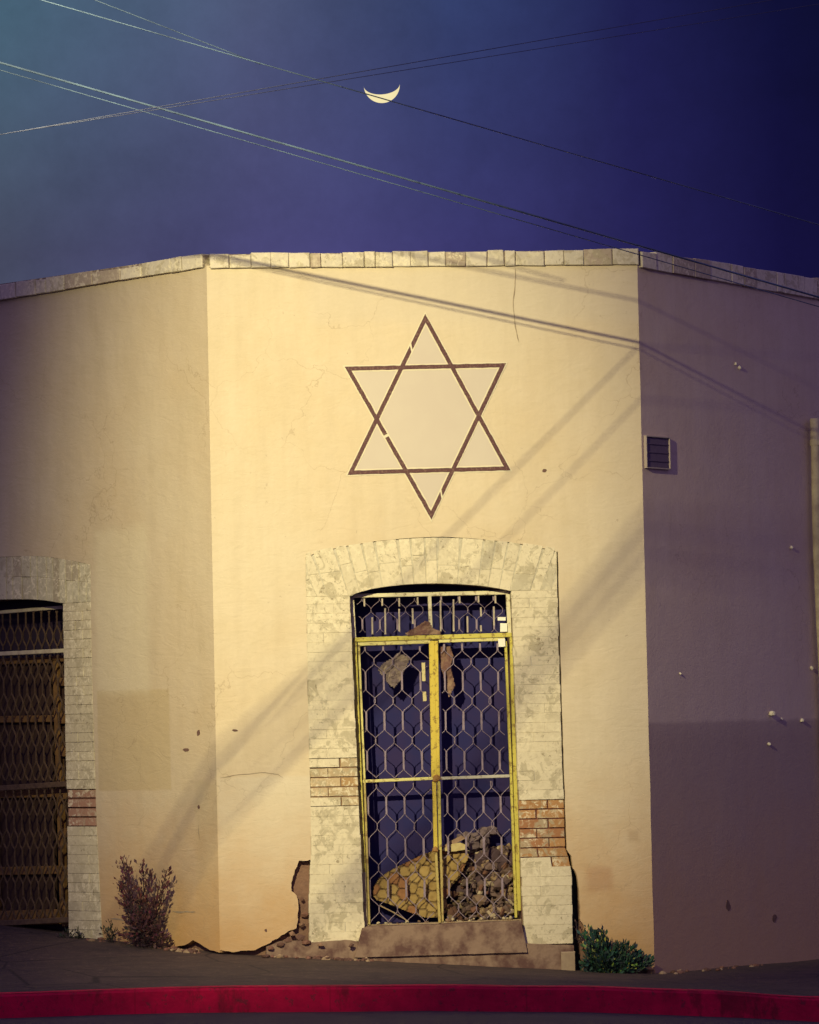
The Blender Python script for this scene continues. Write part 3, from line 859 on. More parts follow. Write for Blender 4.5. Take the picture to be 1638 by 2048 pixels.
# outer frame as the door part itself
def fbar(mb, p, q, wpx, dp, c, w=WD): mb.bar(P3(*p, w), P3(*q, w), wpx / 291.0, dp, N, c)
fbar(door, (706, 1190), (711, 1279), 8, .03, CRM); fbar(door, (703, 1191), (1021, 1184), 8, .03, CRM)
fbar(door, (1019, 1186), (1023, 1272), 8, .03, CRM); fbar(door, (862, 1190), (865, 1272), 7, .028, CRM)
fbar(door, (709, 1279), (1026, 1269), 9, .034, YEL)
fbar(door, (711, 1284), (722, 1560), 9, .034, YEL); fbar(door, (722, 1560), (730, 1745), 9, .034, YEL)
fbar(door, (730, 1745), (734, 1852), 8, .034, (.42, .34, .20))
fbar(door, (1027, 1274), (1041, 1822), 9, .034, YEL)
fbar(door, (731, 1854), (1046, 1842), 6, .03, (.30, .22, .14))
dr = door.build('door_frame', m_yellow, bld); tag(dr, 'yellow and cream metal door frame with cream fanlight bars')
# leaves
def leaf(pts, cross, name, lab):
    mb = MB()
    for (a, b, wpx, c) in pts: fbar(mb, a, b, wpx, .028, c, WD + .012)
    o = mb.build(name, m_yellow, bld); tag(o, lab); return o
lA = leaf([((718, 1288), (862, 1283), 7, PALE), ((720, 1292), (731, 1556), 4, PALE), ((731, 1556), (741, 1850), 4, (.42, .33, .12)),
           ((866, 1281), (871, 1556), 11, YLW), ((871, 1562), (874, 1700), 8, YLW), ((874, 1700), (882, 1846), 5, (.45, .35, .12)), ((728, 1563), (868, 1557), 6, PALE)], None, 'door_leaf', 'left door leaf')
lB = leaf([((880, 1282), (1012, 1278), 6, PALE), ((875, 1281), (879, 1556), 7, YLW), ((880, 1562), (883, 1700), 6, (.52, .45, .10)), ((884, 1700), (888, 1844), 4, (.42, .33, .12)),
           ((1014, 1282), (1025, 1552), 5, YEL), ((1025, 1552), (1035, 1836), 5, YEL), ((882, 1557), (1022, 1552), 6, (.45, .42, .36))], None, 'door_leaf', 'right door leaf')
# patterned grille wires
def grille(parent, x0, x1, y0, y1, xs, bar0, per, blen, amp, name='grille', r=.0028, c=(1, 1, 1), shear=.0205):
    """chain of wires: straight together at the bars, bowed apart between them"""
    mb = MB()
    for x in xs:
        for sgn in (-1, 1):
            run = []
            y = y0
            while y <= y1 + .1:
                ph = ((y - bar0) % per)
                if ph < blen: g = 0
                else:
                    q = (ph - blen) / (per - blen); g = 1 - abs(2 * q - 1); g = min(1, g * 1.25); g = g * g * (3 - 2 * g) * .35 + g * .65
                xx = x + (y - 1420) * shear + sgn * amp * g + sgn * .6 + 2.0 * noise.noise(Vector((x * .05, y * .02, sgn * .4)))
                if x0 + (y - y0) * shear < xx < x1 + (y - y0) * shear: run.append(P3(xx, y, WD - .004 + .003 * sgn))
                else:
                    if len(run) > 1: mb.tube(run, r, 5)
                    run = []
                y += 4
            if len(run) > 1: mb.tube(run, r, 5)
        # spine bars
        yb = bar0 - per * 6
        while yb < y1:
            a = max(yb, y0); b = min(yb + blen, y1)
            if b - a > 5:
                s0 = x + (a - 1420) * shear; s1 = x + (b - 1420) * shear
                if x0 < s0 < x1 + 8: mb.bar(P3(s0, a, WD), P3(s1, b, WD), 3.6 / 291, .006, N)
            yb += per
    return mb.build(name, m_grille, parent)
grille(lA, 722, 860, 1292, 1556, [735, 771.5, 808, 845], 1423, 79.5, 37, 18)
grille(lA, 732, 866, 1566, 1846, [735, 771.5, 808, 845], 1595, 83, 34, 18)
grille(lB, 884, 1010, 1286, 1551, [894, 930, 966, 1001], 1423, 79.5, 37, 18)
grille(lB, 888, 1022, 1562, 1838, [894, 930, 966, 1001], 1592, 83, 34, 18)
# fanlight grille: pale upright pieces
m_fan = simple('fanlight_bars', (.46, .40, .32), (.25, .18, .17), 30, amt=.5)
for x, a, b in ((731, 1196, 1212), (767, 1196, 1211), (801, 1195, 1212), (838, 1194, 1209), (747, 1234, 1268), (773, 1216, 1268), (801, 1217, 1262), (828, 1216, 1247),
                (884, 1200, 1262), (910, 1198, 1262), (922, 1192, 1206), (938, 1232, 1264), (960, 1190, 1204), (965, 1214, 1232), (965, 1250, 1262), (991, 1212, 1250), (994, 1190, 1206)):
    mb = MB(); mb.bar(P3(x, a), P3(x + .5, b), 3.4 / 291, .008, N, (1, 1, 1))
    mb.build('fanlight_bar', m_fan, dr)
grille(dr, 716, 858, 1196, 1266, [731, 766, 801, 836], 1180, 58, 20, 17, r=.0018)
grille(dr, 870, 1016, 1192, 1264, [890, 925, 960, 995], 1180, 58, 20, 17, r=.0018)
# latch plates left of the meeting stile, rust spots, stickers
for y0, y1, x in ((1325, 1362, 849), (1383, 1402, 851)):
    mb = MB(); mb.bar(P3(x, y0, WD + .02), P3(x + 1, y1, WD + .02), 7 / 291, .01, N, (.55, .47, .24))
    mb.build('latch', m_yellow, lA)
for (x, y, R) in ((875, 1556, .028), (873, 1700, .022), (872, 1560, .018)):
    mb = MB(); mb.blob(P3(x, y, WD + .03), (R, .012, R), x, (.30, .15, .04), 1, .4)
    mb.build('rusty_weld', m_yellow, lB)
mb = MB()
mb.bar(P3(998, 1237, WD + .02), P3(1014, 1237, WD + .02), 7 / 291, .004, N); mb.build('sticker', m_white, dr); mb = MB(); mb.bar(P3(1010, 1246, WD + .022), P3(1010, 1263, WD + .022), 14 / 291, .004, N); mb.build('sticker', m_white, dr); mb = MB()
mb.bar(P3(1005, 1277, WD + .04), P3(1006, 1293, WD + .04), 14 / 291, .004, N)
mb.build('sticker', m_white, dr)
# dark sheet close behind; the unlit room is painted into its colour
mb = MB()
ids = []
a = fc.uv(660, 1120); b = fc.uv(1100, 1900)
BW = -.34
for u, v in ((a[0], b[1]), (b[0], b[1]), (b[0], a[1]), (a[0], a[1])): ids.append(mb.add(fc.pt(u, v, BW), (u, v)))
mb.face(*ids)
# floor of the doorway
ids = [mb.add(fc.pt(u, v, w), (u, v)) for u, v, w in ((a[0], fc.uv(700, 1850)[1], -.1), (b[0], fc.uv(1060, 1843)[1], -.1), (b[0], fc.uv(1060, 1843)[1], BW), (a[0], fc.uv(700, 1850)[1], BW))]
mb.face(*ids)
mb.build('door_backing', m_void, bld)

# --- left door
Nl = Lf.n
def Q3(px, py, w=-.13):
    u, v = Lf.uv(px, py); return Lf.pt(u, v, w)
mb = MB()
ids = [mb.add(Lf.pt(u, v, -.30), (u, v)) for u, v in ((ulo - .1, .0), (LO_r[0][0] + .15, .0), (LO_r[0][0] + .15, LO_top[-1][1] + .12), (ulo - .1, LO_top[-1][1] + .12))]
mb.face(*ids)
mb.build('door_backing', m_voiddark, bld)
ld = MB()
S = 205.0
def lbar(mb, p, q, wpx, dp=.03, w=-.13, c=(1, 1, 1)): mb.bar(Q3(*p, w), Q3(*q, w), wpx / S, dp, Nl, c)
for p, q, wpx in (((66, 1318), (82, 1846), 11), ((118, 1312), (130, 1846), 8), ((-62, 1322), (-50, 1846), 8), ((62, 1318), (120, 1316), 9), ((-60, 1324), (56, 1320), 9),
                  ((68, 1365), (122, 1362), 12), ((72, 1438), (124, 1434), 16), ((74, 1505), (125, 1500), 15), ((76, 1590), (126, 1585), 16), ((78, 1668), (128, 1664), 14), ((79, 1745), (129, 1741), 14), ((80, 1838), (131, 1834), 26),
                  ((-60, 1440), (66, 1438), 10), ((-60, 1590), (70, 1588), 12), ((-55, 1745), (72, 1742), 12), ((-55, 1840), (72, 1836), 22)):
    lbar(ld, p, q, wpx, .035, -.215)
lo = ld.build('door', m_wood, bld); tag(lo, 'dark brown wooden panelled door behind a grille')
mb = MB()
rr = random.Random(8)
for p, q in (((72, 1325), (127, 1840)), ((-60, 1325), (60, 1840))):
    u0, v1_ = Lf.uv(*p); u1, v0_ = Lf.uv(*q)
    mb.box(Lf, u0, u1, v0_, v1_, -.26, -.235, (1, 1, 1), .003)
m_panel = simple('door_panel_wood', (.06, .032, .022), (.035, .02, .02), 12, amt=.6)
mb.build('door_panel', m_panel, lo)
mb = MB()
lbar(mb, (-65, 1580), (132, 1567), 8, .03); lbar(mb, (-62, 1850), (136, 1840), 8, .03)
lbar(mb, (122, 1215), (135, 1845), 3, .02)
mp_ = MB(); lbar(mp_, (-70, 1228), (126, 1212), 5, .024, -.13)
mq_ = MB(); lbar(mq_, (-70, 1310), (128, 1300), 6, .034, -.13)
gf = mb.build('security_gate', m_doorgrille, bld); tag(gf, 'rusty brown security gate over the left door')
for q_ in (mp_, mq_): q_.build('gate_rail', m_pipe, gf)
mb = MB()
for k in range(-4, 9):
    x = 8 + k * 15.5
    for sgn in (-1, 1):
        for ya, yb in ((1222, 1300), (1310, 1566), (1580, 1842)):
            run = []
            y = ya
            while y <= yb:
                ph = ((y - 1225) % 68) / 68; g = 0 if ph < .4 else math.sin((ph - .4) / .6 * math.pi)
                xx = x + (y - 1225) * .019 + sgn * (7.2 * g + .7)
                if xx < 125 + (y - 1225) * .017: run.append(Q3(xx, y, -.13 + sgn * .004))
                y += 6
            if len(run) > 1: mb.tube(run, .0065, 5)
mb.build('grille', m_doorgrille, gf)

# ================================================================== door step and foot slab
step = MB()
s0 = fc.uv(722, 1848); s1 = fc.uv(1051, 1838); s2 = fc.uv(1052, 1886); s3 = fc.uv(722, 1896)
top = rough([fc.uv(1050, 1836), fc.uv(1040, 1841), fc.uv(880, 1848), fc.uv(737, 1852), fc.uv(724, 1856)], .04, .004, 12)
step.prism(fc, rough([(s3[0] - .05, s3[1] - .06), (s2[0], s2[1] - .06)], .05, .002) + top[1:], -.33, .062)
sp_ = step.build('doorstep', m_concrete, bld); tag(sp_, 'worn concrete doorstep')
slab = MB()
q = rough([fc.uv(532, 1893), fc.uv(560, 1882), fc.uv(600, 1880), fc.uv(618, 1886), fc.uv(690, 1879), fc.uv(725, 1884), fc.uv(800, 1898), fc.uv(1050, 1888), fc.uv(1146, 1890)], .03, .007, 14)
b0 = fc.uv(500, 1945)[1]
q = list(reversed(q))
slab.prism(fc, [(q[-1][0], b0), (fc.uv(1147, 1950)[0], fc.uv(1147, 1962)[1])] + q, -.1, .040)
tag(slab.build('foundation_slab', m_concrete, bld), 'rough concrete footing under the doorway')
mb = MB()
c0 = fc.uv(1121, 1952); c1 = fc.uv(1148, 1902)
mb.box(fc, c0[0], c1[0], c0[1] - .03, c1[1], -.05, .058, (1, 1, 1), .006)
m_blk = simple('pale_block', (.36, .27, .19), (.25, .17, .13), 20, amt=.5)
mb.build('foundation_block', m_blk, bld)

# ================================================================== things in the doorway
# broken slab of cobbled masonry leaning behind the grille
outl = [(748, 1792), (751, 1775), (762, 1758), (785, 1742), (815, 1727), (850, 1710), (880, 1700), (915, 1697), (938, 1700), (945, 1713), (936, 1735), (925, 1757), (908, 1776), (900, 1800), (899, 1826), (880, 1838), (855, 1838), (820, 1826), (785, 1812), (757, 1803)]
OU = fc.uvs(outl)
def inside(p, poly):
    c = False; j = len(poly) - 1
    for i in range(len(poly)):
        if (poly[i][1] > p[1]) != (poly[j][1] > p[1]) and p[0] < (poly[j][0] - poly[i][0]) * (p[1] - poly[i][1]) / (poly[j][1] - poly[i][1]) + poly[i][0]: c = not c
        j = i
    return c
rr = random.Random(21)
us = [p[0] for p in OU]; vs = [p[1] for p in OU]
seeds = []
ang = math.radians(28); ca, sa = math.cos(ang), math.sin(ang)
for i in range(-8, 9):
    for j in range(-8, 9):
        a = (i + .5 * (j % 2)) * .082 + rr.uniform(-.012, .012); b = j * .062 + rr.uniform(-.010, .010)
        seeds.append((sum(us) / len(us) + a * ca - b * sa, sum(vs) / len(vs) + a * sa + b * ca, rr.random()))
mb = MB(); NG = 90
u0, u1, v0_, v1_ = min(us), max(us), min(vs), max(vs)
grid = {}
for i in range(NG + 1):
    for j in range(NG + 1):
        u = u0 + (u1 - u0) * i / NG; v = v0_ + (v1_ - v0_) * j / NG
        if not inside((u, v), OU): continue
        wu = u + .008 * noise.noise(Vector((u * 25, v * 25, 0))); wv = v + .008 * noise.noise(Vector((u * 25, v * 25, 7)))
        ds = sorted((math.hypot(wu - s[0], wv - s[1]), s[2]) for s in seeds)
        e = min(1, max(0, (ds[1][0] - ds[0][0]) / .016)); e = e ** .6
        k = ds[0][1]
        st = (.25 + .10 * k, .165 + .075 * k, .055 + .035 * k) if k > .3 else (.26, .125, .055)
        c = tuple(.085 * (1 - e) * m + x * e for x, m in zip(st, (1, .65, .45)))
        tilt = (v - v0_) * -.20
        grid[i, j] = mb.add(fc.pt(u, v, -.155 + tilt * .35 + .014 * e + .004 * noise.noise(Vector((u * 30, v * 30, 3)))), (u, v), c)
for i in range(NG):
    for j in range(NG):
        k = [(i, j), (i + 1, j), (i + 1, j + 1), (i, j + 1)]
        if all(q in grid for q in k): mb.face(*[grid[q] for q in k])
# thickness
nb = len(mb.f); edges = {}
for f in mb.f:
    for a, b in zip(f, f[1:] + f[:1]): edges[(a, b)] = 1
mp = {}
def bk(i):
    if i not in mp: mp[i] = mb.add(mb.v[i] - N * .045, (0, 0), (.12, .07, .05))
    return mp[i]
for (a, b) in list(edges):
    if (b, a) not in edges: mb.face(b, a, bk(a), bk(b))
n = NM('cobbled_masonry', .85, .25); cc = n.attr('Col')
n.color(n.mix(n.math('MULTIPLY', n.noise(30, 4, .6, .45, .7), .5), cc, n.mix(1.0, cc, (.6, .5, .4), 'MULTIPLY'))); n.bump(n.noise(50, 4, .6, 0, 1), .4, .004)
m_cob = n.m
tag(mb.build('masonry_slab', m_cob, None), 'broken leaf-shaped slab of yellowish cobbled masonry leaning behind the door grille', 'masonry slab')
# thin curled board lying over it
mb = MB()
q = rough(fc.uvs([(886, 1702), (905, 1690), (925, 1686), (940, 1692), (937, 1700), (912, 1704)]), .02, .002, 1, True)
mb.prism(fc, q, -.17, -.135, (.52, .42, .20))
q = rough(fc.uvs([(886, 1697), (905, 1684), (928, 1672), (936, 1678), (920, 1686), (898, 1696)]), .02, .002, 2, True)
mb.prism(fc, q, -.175, -.150, (.30, .20, .14))
tag(mb.build('curled_board', m_cob, None), 'small pale curled board lying on top of the cobbled slab', 'board')
# crumpled grey bag
mb = MB(); rr = random.Random(31)
for i in range(9):
    x = rr.uniform(938, 990); y = rr.uniform(1668, 1696) - (x - 960) * .25
    mb.blob(P3(x, y, -.22 + rr.uniform(-.02, .02)), (rr.uniform(.03, .06), .03, rr.uniform(.03, .05)), i * 7 + 1, (1, 1, 1), 2, .9)
m_bag = simple('grey_violet_cloth', (.12, .085, .10), (.26, .19, .16), 16, amt=.5)
tag(mb.build('crumpled_bag', m_bag, None), 'crumpled greyish bag on top of the rubble behind the right door leaf', 'bag')
# rubble heap
mb = MB(); rr = random.Random(41)
fl = fc.uv(950, 1846)[1]
cnt = 0
while cnt < 330:
    x = rr.uniform(896, 1034); y = rr.uniform(1695, 1846)
    lim = 1846 - (150 if x > 950 else 150 * max(.1, (x - 890) / 60)) - 6
    if y < lim: continue
    if x < 930 and y < 1760 and rr.random() < .7: continue
    t = (1846 - y) / 150.0
    R = rr.uniform(.010, .030) * (1.15 - .2 * t)
    k = rr.random()
    c = (.14, .092, .080) if k < .5 else ((.26, .18, .105) if k < .8 else ((.17, .085, .06) if k < .93 else (.40, .32, .22)))
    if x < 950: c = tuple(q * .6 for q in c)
    mb.blob(P3(x, y, -.155 - .13 * t + rr.uniform(-.015, .02)), (R * rr.uniform(.7, 1.5), R, R * rr.uniform(.6, 1.2)), cnt, c, 1, .7)
    cnt += 1
for i in range(40):
    x = rr.uniform(735, 1030); y = 1852 - (x - 735) * .035
    R = rr.uniform(.004, .013); mb.blob(P3(x, y - rr.uniform(0, 6), -.12 + rr.uniform(-.02, .05)), (R * 1.3, R, R), i + 500, (.5, .42, .28) if rr.random() > .5 else (.22, .14, .10), 1, .6)
for i in range(14):                                         # dark mass behind
    x = rr.uniform(925, 1025); y = 1846 - rr.uniform(10, 135) * min(1, (x - 900) / 60)
    mb.blob(P3(x, y, -.27), (.09, .05, .07), i + 900, (.08, .05, .06), 2, .5)
for x, y, R_, c_ in ((965, 1800, .045, (.20, .13, .09)), (1003, 1770, .05, (.13, .085, .085)), (1015, 1822, .04, (.30, .21, .14)), (940, 1818, .038, (.12, .08, .07)), (985, 1735, .045, (.15, .10, .09))):
    mb.blob(P3(x, y, -.15 - .0007 * (1846 - y)), (R_ * 1.3, R_ * .8, R_ * .8), x, c_, 1, .9)
tag(mb.build('rubble', m_cob, None), kind='stuff')
# stick in front of slab
mb = MB(); mb.tube([P3(762, 1812, -.11), P3(790, 1826, -.105), P3(815, 1841, -.10)], .006, 6, (1, 1, 1), .004)
m_stick = simple('stick', (.35, .26, .16), (.12, .08, .06), 40, amt=.6)
tag(mb.build('stick', m_stick, None), 'thin stick lying at the foot of the cobbled slab', 'stick')

# paper scrap and rags caught in the grille
def crumple(name, outline, w, mat, label, cat, amp=.02, seed=0, c=(1, 1, 1)):
    O = fc.uvs(outline); us = [p[0] for p in O]; vs = [p[1] for p in O]; mb = MB(); G = {}; n = 26
    for i in range(n + 1):
        for j in range(n + 1):
            u = min(us) + (max(us) - min(us)) * i / n; v = min(vs) + (max(vs) - min(vs)) * j / n
            if inside((u, v), O):
                h = noise.noise(Vector((u * 14, v * 14, seed))) + .6 * abs(noise.noise(Vector((u * 35, v * 35, seed + 3))))
                G[i, j] = mb.add(fc.pt(u, v, w + amp * h), (u, v), c)
    for i in range(n):
        for j in range(n):
            k = [(i, j), (i + 1, j), (i + 1, j + 1), (i, j + 1)]
            if all(q in G for q in k): mb.face(*[G[q] for q in k])
    o = mb.build(name, mat, None)
    m = o.modifiers.new('thick', 'SOLIDIFY'); m.thickness = .003
    return tag(o, label, cat)
m_paper = simple('grey_paper', (.15, .11, .115), (.34, .27, .20), 22, amt=.7, bump=.5)
m_rag = simple('reddish_rag', (.15, .075, .065), (.30, .20, .13), 18, amt=.8, bump=.5)
crumple('paper_scrap', [(758, 1338), (772, 1322), (790, 1312), (800, 1303), (826, 1313), (822, 1326), (812, 1345), (808, 1360), (792, 1378), (782, 1370), (766, 1352)], -.13, m_paper, 'crumpled grey paper caught behind the left leaf of the door grille', 'paper', .025, 1)
crumple('rag', [(880, 1290), (905, 1288), (912, 1310), (906, 1335), (916, 1370), (902, 1398), (894, 1372), (888, 1345), (882, 1330)], -.125, m_rag, 'reddish rag hanging inside the right door leaf beside the centre post', 'rag', .02, 5)
crumple('rag', [(810, 1266), (828, 1256), (852, 1240), (863, 1243), (868, 1255), (886, 1262), (884, 1269), (850, 1270), (815, 1272)], -.075, m_rag, 'twisted pale and red rag lying on the bar under the fanlight', 'rag', .02, 8)

# ================================================================== plants
def ground(px, py, w):
    """point on the pavement near wall at outward distance w from the front/left/right plane picked by px"""
    F = Lf if px < 431 else (fc if px < 1305 else Rf)
    u, v = F.uv(px, py); P = F.pt(u, 0, w); return P, F
def leafquad(mb, P, d, nrm, l, wd, c):
    d = d.normalized(); x = d.cross(nrm).normalized()
    a = mb.add(P, (0, 0), c); b = mb.add(P + d * l * .5 + x * wd / 2 + nrm * wd * .2, (0, 0), c); e = mb.add(P + d * l, (0, 0), c); g = mb.add(P + d * l * .5 - x * wd / 2 + nrm * wd * .2, (0, 0), c)
    mb.face(a, b, e, g)
m_leaf = NM('leaf_tint', .7, .3); m_leaf.color(m_leaf.attr('Col')); m_leaf = m_leaf.m
def shrub(name, label, cat, F, root_px, w, stems, nleaf, lsz, colf, stemcol, seed, rad=.05, spread=.04, grp=None):
    """stems: list of (tip px, tip py, bulk) reached from the root; leaves cluster along each stem"""
    rr = random.Random(seed)
    u, v = F.uv(*root_px); root = F.pt(u, v, w)
    E = empty(name, root, label, cat, grp)
    st = MB(); lv = MB()
    for (tx, ty, bulk) in stems:
        tu, tv = F.uv(tx, ty); tip = F.pt(tu, tv, w + rr.uniform(-.03, .05))
        pts = []
        side = Vector((rr.uniform(-1, 1), rr.uniform(-.5, .5), 0)) * .03
        for i in range(7):
            t = i / 6; P = root.lerp(tip, t) + side * math.sin(t * math.pi) + Vector((rr.uniform(-1, 1), rr.uniform(-1, 1), 0)) * .006
            pts.append(P)
        st.tube(pts, .006, 5, stemcol, .0018)
        for k in range(int(nleaf * bulk)):
            t = rr.random() ** .55
            i = min(5, int(t * 6)); P = pts[i].lerp(pts[i + 1], t * 6 - i)
            o = Vector((rr.gauss(0, 1), rr.gauss(0, 1), rr.gauss(0, 1))) * spread * bulk * (1.1 - .5 * t)
            d = (o + Vector((0, 0, .02)) + (tip - root) * .08)
            s = lsz * rr.choice((.4, .6, .8, 1, 1.2, 1.9))
            nr = Vector((rr.uniform(-1, 1), rr.uniform(-1, 0), rr.uniform(-.4, 1))).normalized()
            if rr.random() < .4: st.tube([P, P + o], .0015, 4, stemcol, .001)
            leafquad(lv, P + o, d, nr, s, s * .5, colf(rr, t))
    lv.build('leaves', m_leaf, E); st.build('stem', m_leaf, E)
    return E
dry = lambda rr, t: tuple(x * rr.uniform(.6, 1.3) for x in ((.115, .046, .052) if t > .45 else (.040, .030, .036)))
shrub('dry_shrub', 'tall dry purplish shrub growing from the foot of the left wall', 'shrub', Lf, (318, 1890), .16,
      [(278, 1722, 1.1), (272, 1755, 1.0), (296, 1730, 1.0), (322, 1722, .7), (330, 1745, .8), (362, 1738, .8), (358, 1765, .9), (312, 1780, 1.0), (345, 1800, 1.1), (290, 1800, 1.1), (330, 1835, 1.3), (305, 1840, 1.3), (352, 1852, 1.1), (275, 1868, .8), (318, 1800, 1.2), (362, 1872, .8)],
      170, .022, dry, (.06, .03, .04), 3, spread=.030)
dkg = lambda rr, t: tuple(x * rr.uniform(.6, 1.3) for x in (.030, .034, .028))
shrub('weed', 'small dark weed left of the dry shrub by the left wall', 'weed', Lf, (249, 1888), .12, [(249, 1840, .5), (240, 1860, .8), (256, 1858, .7), (248, 1868, .9)], 60, .016, dkg, (.03, .025, .025), 5, spread=.022, grp='weeds along the wall')
shrub('weed', 'low dark weed at the foot of the left door surround', 'weed', Lf, (168, 1886), .10, [(160, 1862, .9), (174, 1862, .8), (150, 1870, .8), (180, 1872, .7)], 60, .018, dkg, (.03, .025, .025), 6, spread=.022, grp='weeds along the wall')
grn = lambda rr, t: tuple(x * rr.uniform(.55, 1.35) for x in ((.030, .068, .056) if rr.random() > .06 else (.30, .34, .09)))
shrub('green_plant', 'dense low green plant in the corner right of the doorway', 'plant', fc, (1215, 1946), .12,
      [(1162, 1868, .9), (1174, 1852, .6), (1186, 1862, .7), (1198, 1858, .6), (1202, 1870, .9), (1170, 1885, 1.2), (1190, 1895, 1.3), (1215, 1890, 1.2), (1232, 1888, .9), (1245, 1890, .8), (1262, 1892, .8), (1270, 1905, .9),
       (1230, 1910, 1.3), (1255, 1915, 1.2), (1285, 1915, .8), (1200, 1915, 1.4), (1170, 1912, 1.4), (1162, 1930, 1.3), (1290, 1930, .8), (1215, 1928, 1.4), (1180, 1932, 1.4), (1250, 1934, 1.2), (1298, 1922, .5)],
      190, .024, grn, (.03, .045, .04), 8, spread=.019)
shrub('weed', 'thin dry weed in the gap at the right foot of the door surround', 'weed', fc, (1157, 1885), .03, [(1152, 1845, .6), (1163, 1862, .7), (1158, 1870, .7)], 40, .014, lambda rr, t: tuple(x * rr.uniform(.6, 1.3) for x in (.06, .035, .045)), (.05, .03, .03), 9, spread=.014, grp='weeds along the wall')

# crumbled rubble along the foot of the wall
mb = MB(); rr = random.Random(51)
for i in range(150):
    x = rr.choice([rr.uniform(375, 425), rr.uniform(520, 730), rr.uniform(600, 740), rr.uniform(200, 380), rr.uniform(1300, 1500)])
    F = Lf if x < 438 else (fc if x < 1303 else Rf)
    u, v = F.uv(x, 1900)
    s = (u if F is Lf else (u if F is fc else FWID + u)); z = wall_base(s).z
    w = rr.uniform(.02, .16) + (.04 if F is fc else 0)
    R = rr.uniform(.006, .022)
    mb.blob(F.pt(u, z + R * .3, w), (R * 1.3, R, R * .8), i, rr.choice([(.20, .10, .08), (.13, .07, .06), (.34, .24, .16)]), 1, .6)
for x, y, w, r_ in ((560, 1888, .05, .022), (575, 1880, .03, .026), (600, 1876, .02, .03), (540, 1896, .06, .018), (612, 1884, .05, .024), (640, 1888, .07, .02), (700, 1890, .08, .018), (585, 1868, -.01, .024), (604, 1850, -.02, .02), (606, 1800, -.03, .016), (610, 1830, -.03, .02)):
    u, v = fc.uv(x, y); mb.blob(fc.pt(u, v, w), (r_ * 1.2, r_ * .8, r_ * .8), x, rr.choice([(.20, .10, .075), (.27, .16, .11), (.14, .075, .06)]), 1, .8)
tag(mb.build('debris', m_cob, None), kind='stuff')

# ================================================================== overhead wires
LD = None
def wire(name, i0, i1, s0, s1, r, label, ext=(14, 14), mat=None):
    """the straight wire seen through i0-i1 whose lamp shadow falls along s0-s1 on the front wall"""
    n1 = ray(*i0).cross(ray(*i1)); S0 = fc.pt(*fc.uv(*s0)); S1 = fc.pt(*fc.uv(*s1)); n2 = (S0 - LAMP).cross(S1 - LAMP)
    D = n1.cross(n2).normalized()
    Mx = Matrix((n1, n2, D)); P = Mx.inverted() @ Vector((n1.dot(CAM), n2.dot(LAMP), D.dot(CAM)))
    pts = []
    for q in (i0, i1):
        k = ray(*q); w0 = P - CAM
        a = k.dot(k); b = k.dot(D); c = D.dot(D); d = k.dot(w0); e = D.dot(w0)
        s = (a * e - b * d) / (b * b - a * c); pts.append(P + D * s)
    d = (pts[1] - pts[0]).normalized()
    A = pts[0] - d * ext[0]; B = pts[1] + d * ext[1]
    mb = MB(); n = 40
    mb.tube([A.lerp(B, i / n) for i in range(n + 1)], r, 6)
    o = mb.build('overhead_wire', mat or m_wire, None, smooth=True)
    tag(o, label, 'wire', 'overhead wires'); print('wire', [tuple(round(x, 2) for x in p) for p in (A, *pts, B)])
    return o
wire('w', (0, 125), (820, 360), (545, 535), (1270, 683), .0062, 'thickest overhead wire, entering low on the left edge and falling towards the parapet', (9, 3.0))
wire('w', (0, 140), (820, 377), (545, 543), (1270, 697), .0030, 'thin wire hanging just below the thickest overhead wire', (9, 3.0))
wire('w', (100, 5), (740, 190), (940, 535), (1270, 600), .0034, 'upper left overhead wire falling towards the moon', (9, 4.0))
wire('w', (190, 0), (350, 62), (600, 420), (900, 500), .0028, 'short highest wire crossing the top left corner', (9, .6))
wire('w', (540, 175), (1400, 25), (620, 1345), (1230, 740), .0023, 'overhead wire rising to the upper right just above the moon', (5, 9), m_wiredim)
wire('w', (540, 183), (1400, 46), (700, 1400), (1290, 790), .0020, 'overhead wire rising to the upper right, closest above the moon', (5, 9), m_wiredim)
# more strands near the lamp, outside the picture: their soft shadows cross the walls
def shadow_wire(s0, s1, t0, t1, r, nth):
    S0 = fc.pt(*fc.uv(*s0)); S1 = fc.pt(*fc.uv(*s1))
    a = LAMP.lerp(S0, t0); b = LAMP.lerp(S1, t1); d = (b - a)
    mb = MB(); mb.tube([a - d * 2.5, a, b, b + d * 1.2], r, 6)
    return tag(mb.build('overhead_wire', m_wire, None), nth + ' of the thin strands passing beside the street lamp', 'wire', 'overhead wires')
for kx, (s0, s1) in enumerate((((1110, 1290), (1280, 1090)), ((1122, 1325), (1290, 1128)), ((440, 1500), (620, 1350)), ((440, 1560), (640, 1385)), ((420, 1640), (640, 1440)), ((1080, 1290), (1270, 1060)))):
    shadow_wire(s0, s1, .24, .24, .0036, ('first', 'second', 'third', 'fourth', 'fifth', 'sixth')[kx])

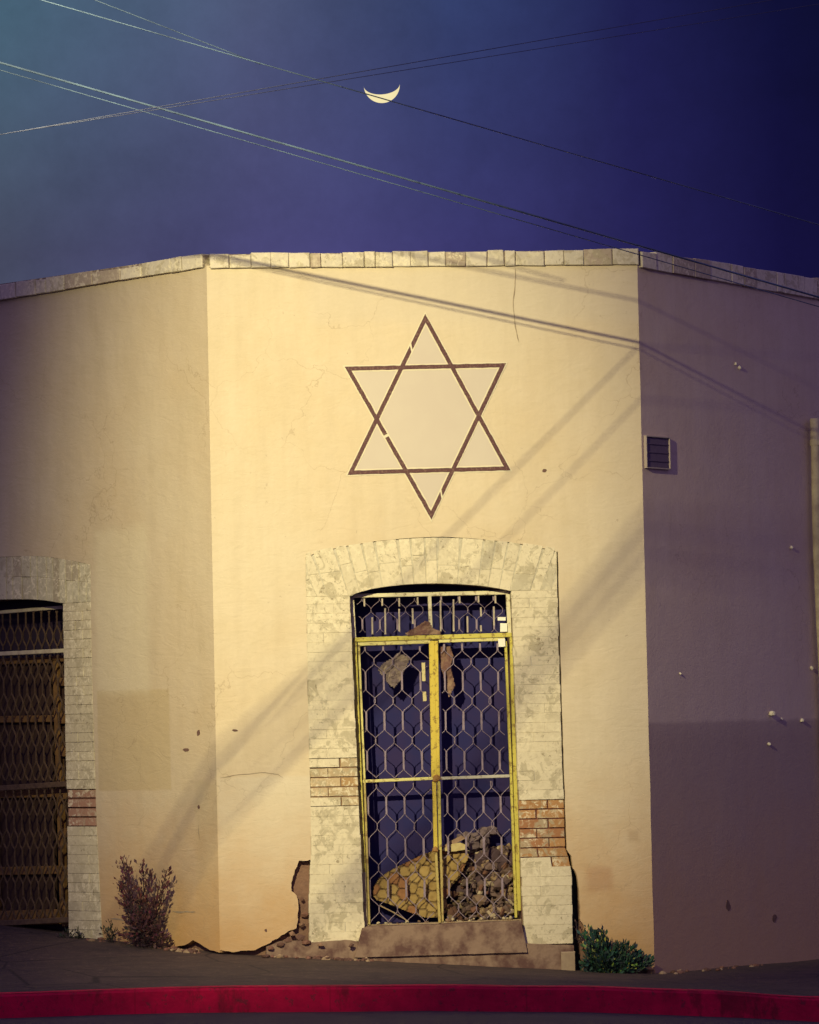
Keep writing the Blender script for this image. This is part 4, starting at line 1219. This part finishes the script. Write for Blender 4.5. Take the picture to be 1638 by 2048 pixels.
# ================================================================== moon
MD = 2500.0
mc = CAM + ray(763.5, 170) * MD; mr = 36.0 / FPX * MD
tow = (CAM - mc).normalized()
tilt = math.radians(4.5)
hx = (Rt * math.cos(tilt) + Up * math.sin(tilt)); hx = (hx - tow * hx.dot(tow)).normalized(); hy = tow.cross(hx) * 1.0
if hy.dot(Up) < 0: hy = -hy
mb = MB(); NA, NB = 40, 8
k = .52                                             # terminator ratio
phi0 = math.asin(k)
G = []
for i in range(NA + 1):
    th = math.pi * i / NA                              # along the horn-to-horn axis
    r = []
    for j in range(NB + 1):
        ph = phi0 + (math.pi / 2 + .25 - phi0) * j / NB
        x = -math.cos(th); y = -math.sin(th) * math.sin(ph); z = math.sin(th) * math.cos(ph)
        r.append(mb.add(mc + (hx * x + hy * y + tow * z) * mr))
    G.append(r)
for i in range(NA):
    for j in range(NB): mb.face(G[i][j], G[i][j + 1], G[i + 1][j + 1], G[i + 1][j])
m_moon = bpy.data.materials.new('moonlit_surface'); m_moon.use_nodes = True
t_ = m_moon.node_tree; t_.nodes.clear(); e = t_.nodes.new('ShaderNodeEmission'); o_ = t_.nodes.new('ShaderNodeOutputMaterial')
e.inputs[0].default_value = (1.0, .86, .47, 1); mn_ = t_.nodes.new('ShaderNodeTexNoise'); mn_.inputs['Scale'].default_value = .35; mn_.inputs['Detail'].default_value = 4
mr_ = t_.nodes.new('ShaderNodeMapRange'); mr_.inputs[1].default_value = .3; mr_.inputs[2].default_value = .7; mr_.inputs[3].default_value = .85; mr_.inputs[4].default_value = 1.15
t_.links.new(mn_.outputs['Fac'], mr_.inputs[0]); t_.links.new(mr_.outputs[0], e.inputs[1]); t_.links.new(e.outputs[0], o_.inputs[0])
tag(mb.build('moon', m_moon, None), 'thin bright yellow crescent moon lying on its back in the dark sky', 'moon')

# ================================================================== street lamp (outside the picture, its light is what we see)
sl = empty('street_lamp', (LAMP.x - 1.6, LAMP.y - .4, -.14), 'grey street lamp on a curved arm outside the left of the frame', 'street lamp')
mb = MB(); base = Vector((LAMP.x - 1.6, LAMP.y - .4, -.14))
mb.tube([base, base + Vector((0, 0, 6.2))], .07, 12, (1, 1, 1), .05)
m_pole = simple('galvanised_pole', (.30, .30, .30), (.2, .2, .2), 20, amt=.5, rough=.5)
mb.build('pole', m_pole, sl, smooth=True)
mb = MB(); mb.tube([base + Vector((0, 0, 6.2)), base + Vector((.4, .1, 6.6)), LAMP + Vector((-.5, -.12, .28)), LAMP + Vector((-.2, -.05, .22))], .035, 8)
mb.build('arm', m_pole, sl, smooth=True)
mb = MB(); mb.blob(LAMP + Vector((0, 0, .20)), (.26, .16, .09), 1, (1, 1, 1), 2, .1); mb.build('lamp_head', m_pole, sl, smooth=True)
ld_ = bpy.data.lights.new('street_light', 'SPOT')
ld_.energy = SPOT_W; ld_.color = SPOT_COL; ld_.spot_size = math.radians(SPOT_SIZE); ld_.spot_blend = 1.0; ld_.shadow_soft_size = .026
lo_ = bpy.data.objects.new('street_light', ld_); COL.objects.link(lo_)
aim = fc.pt(*fc.uv(*SPOT_AIM_PX))
lo_.matrix_world = Matrix.Translation(LAMP) @ (aim - LAMP).to_track_quat('-Z', 'Y').to_matrix().to_4x4() @ Matrix.Diagonal((SPOT_SQUEEZE, 1, 1, 1))
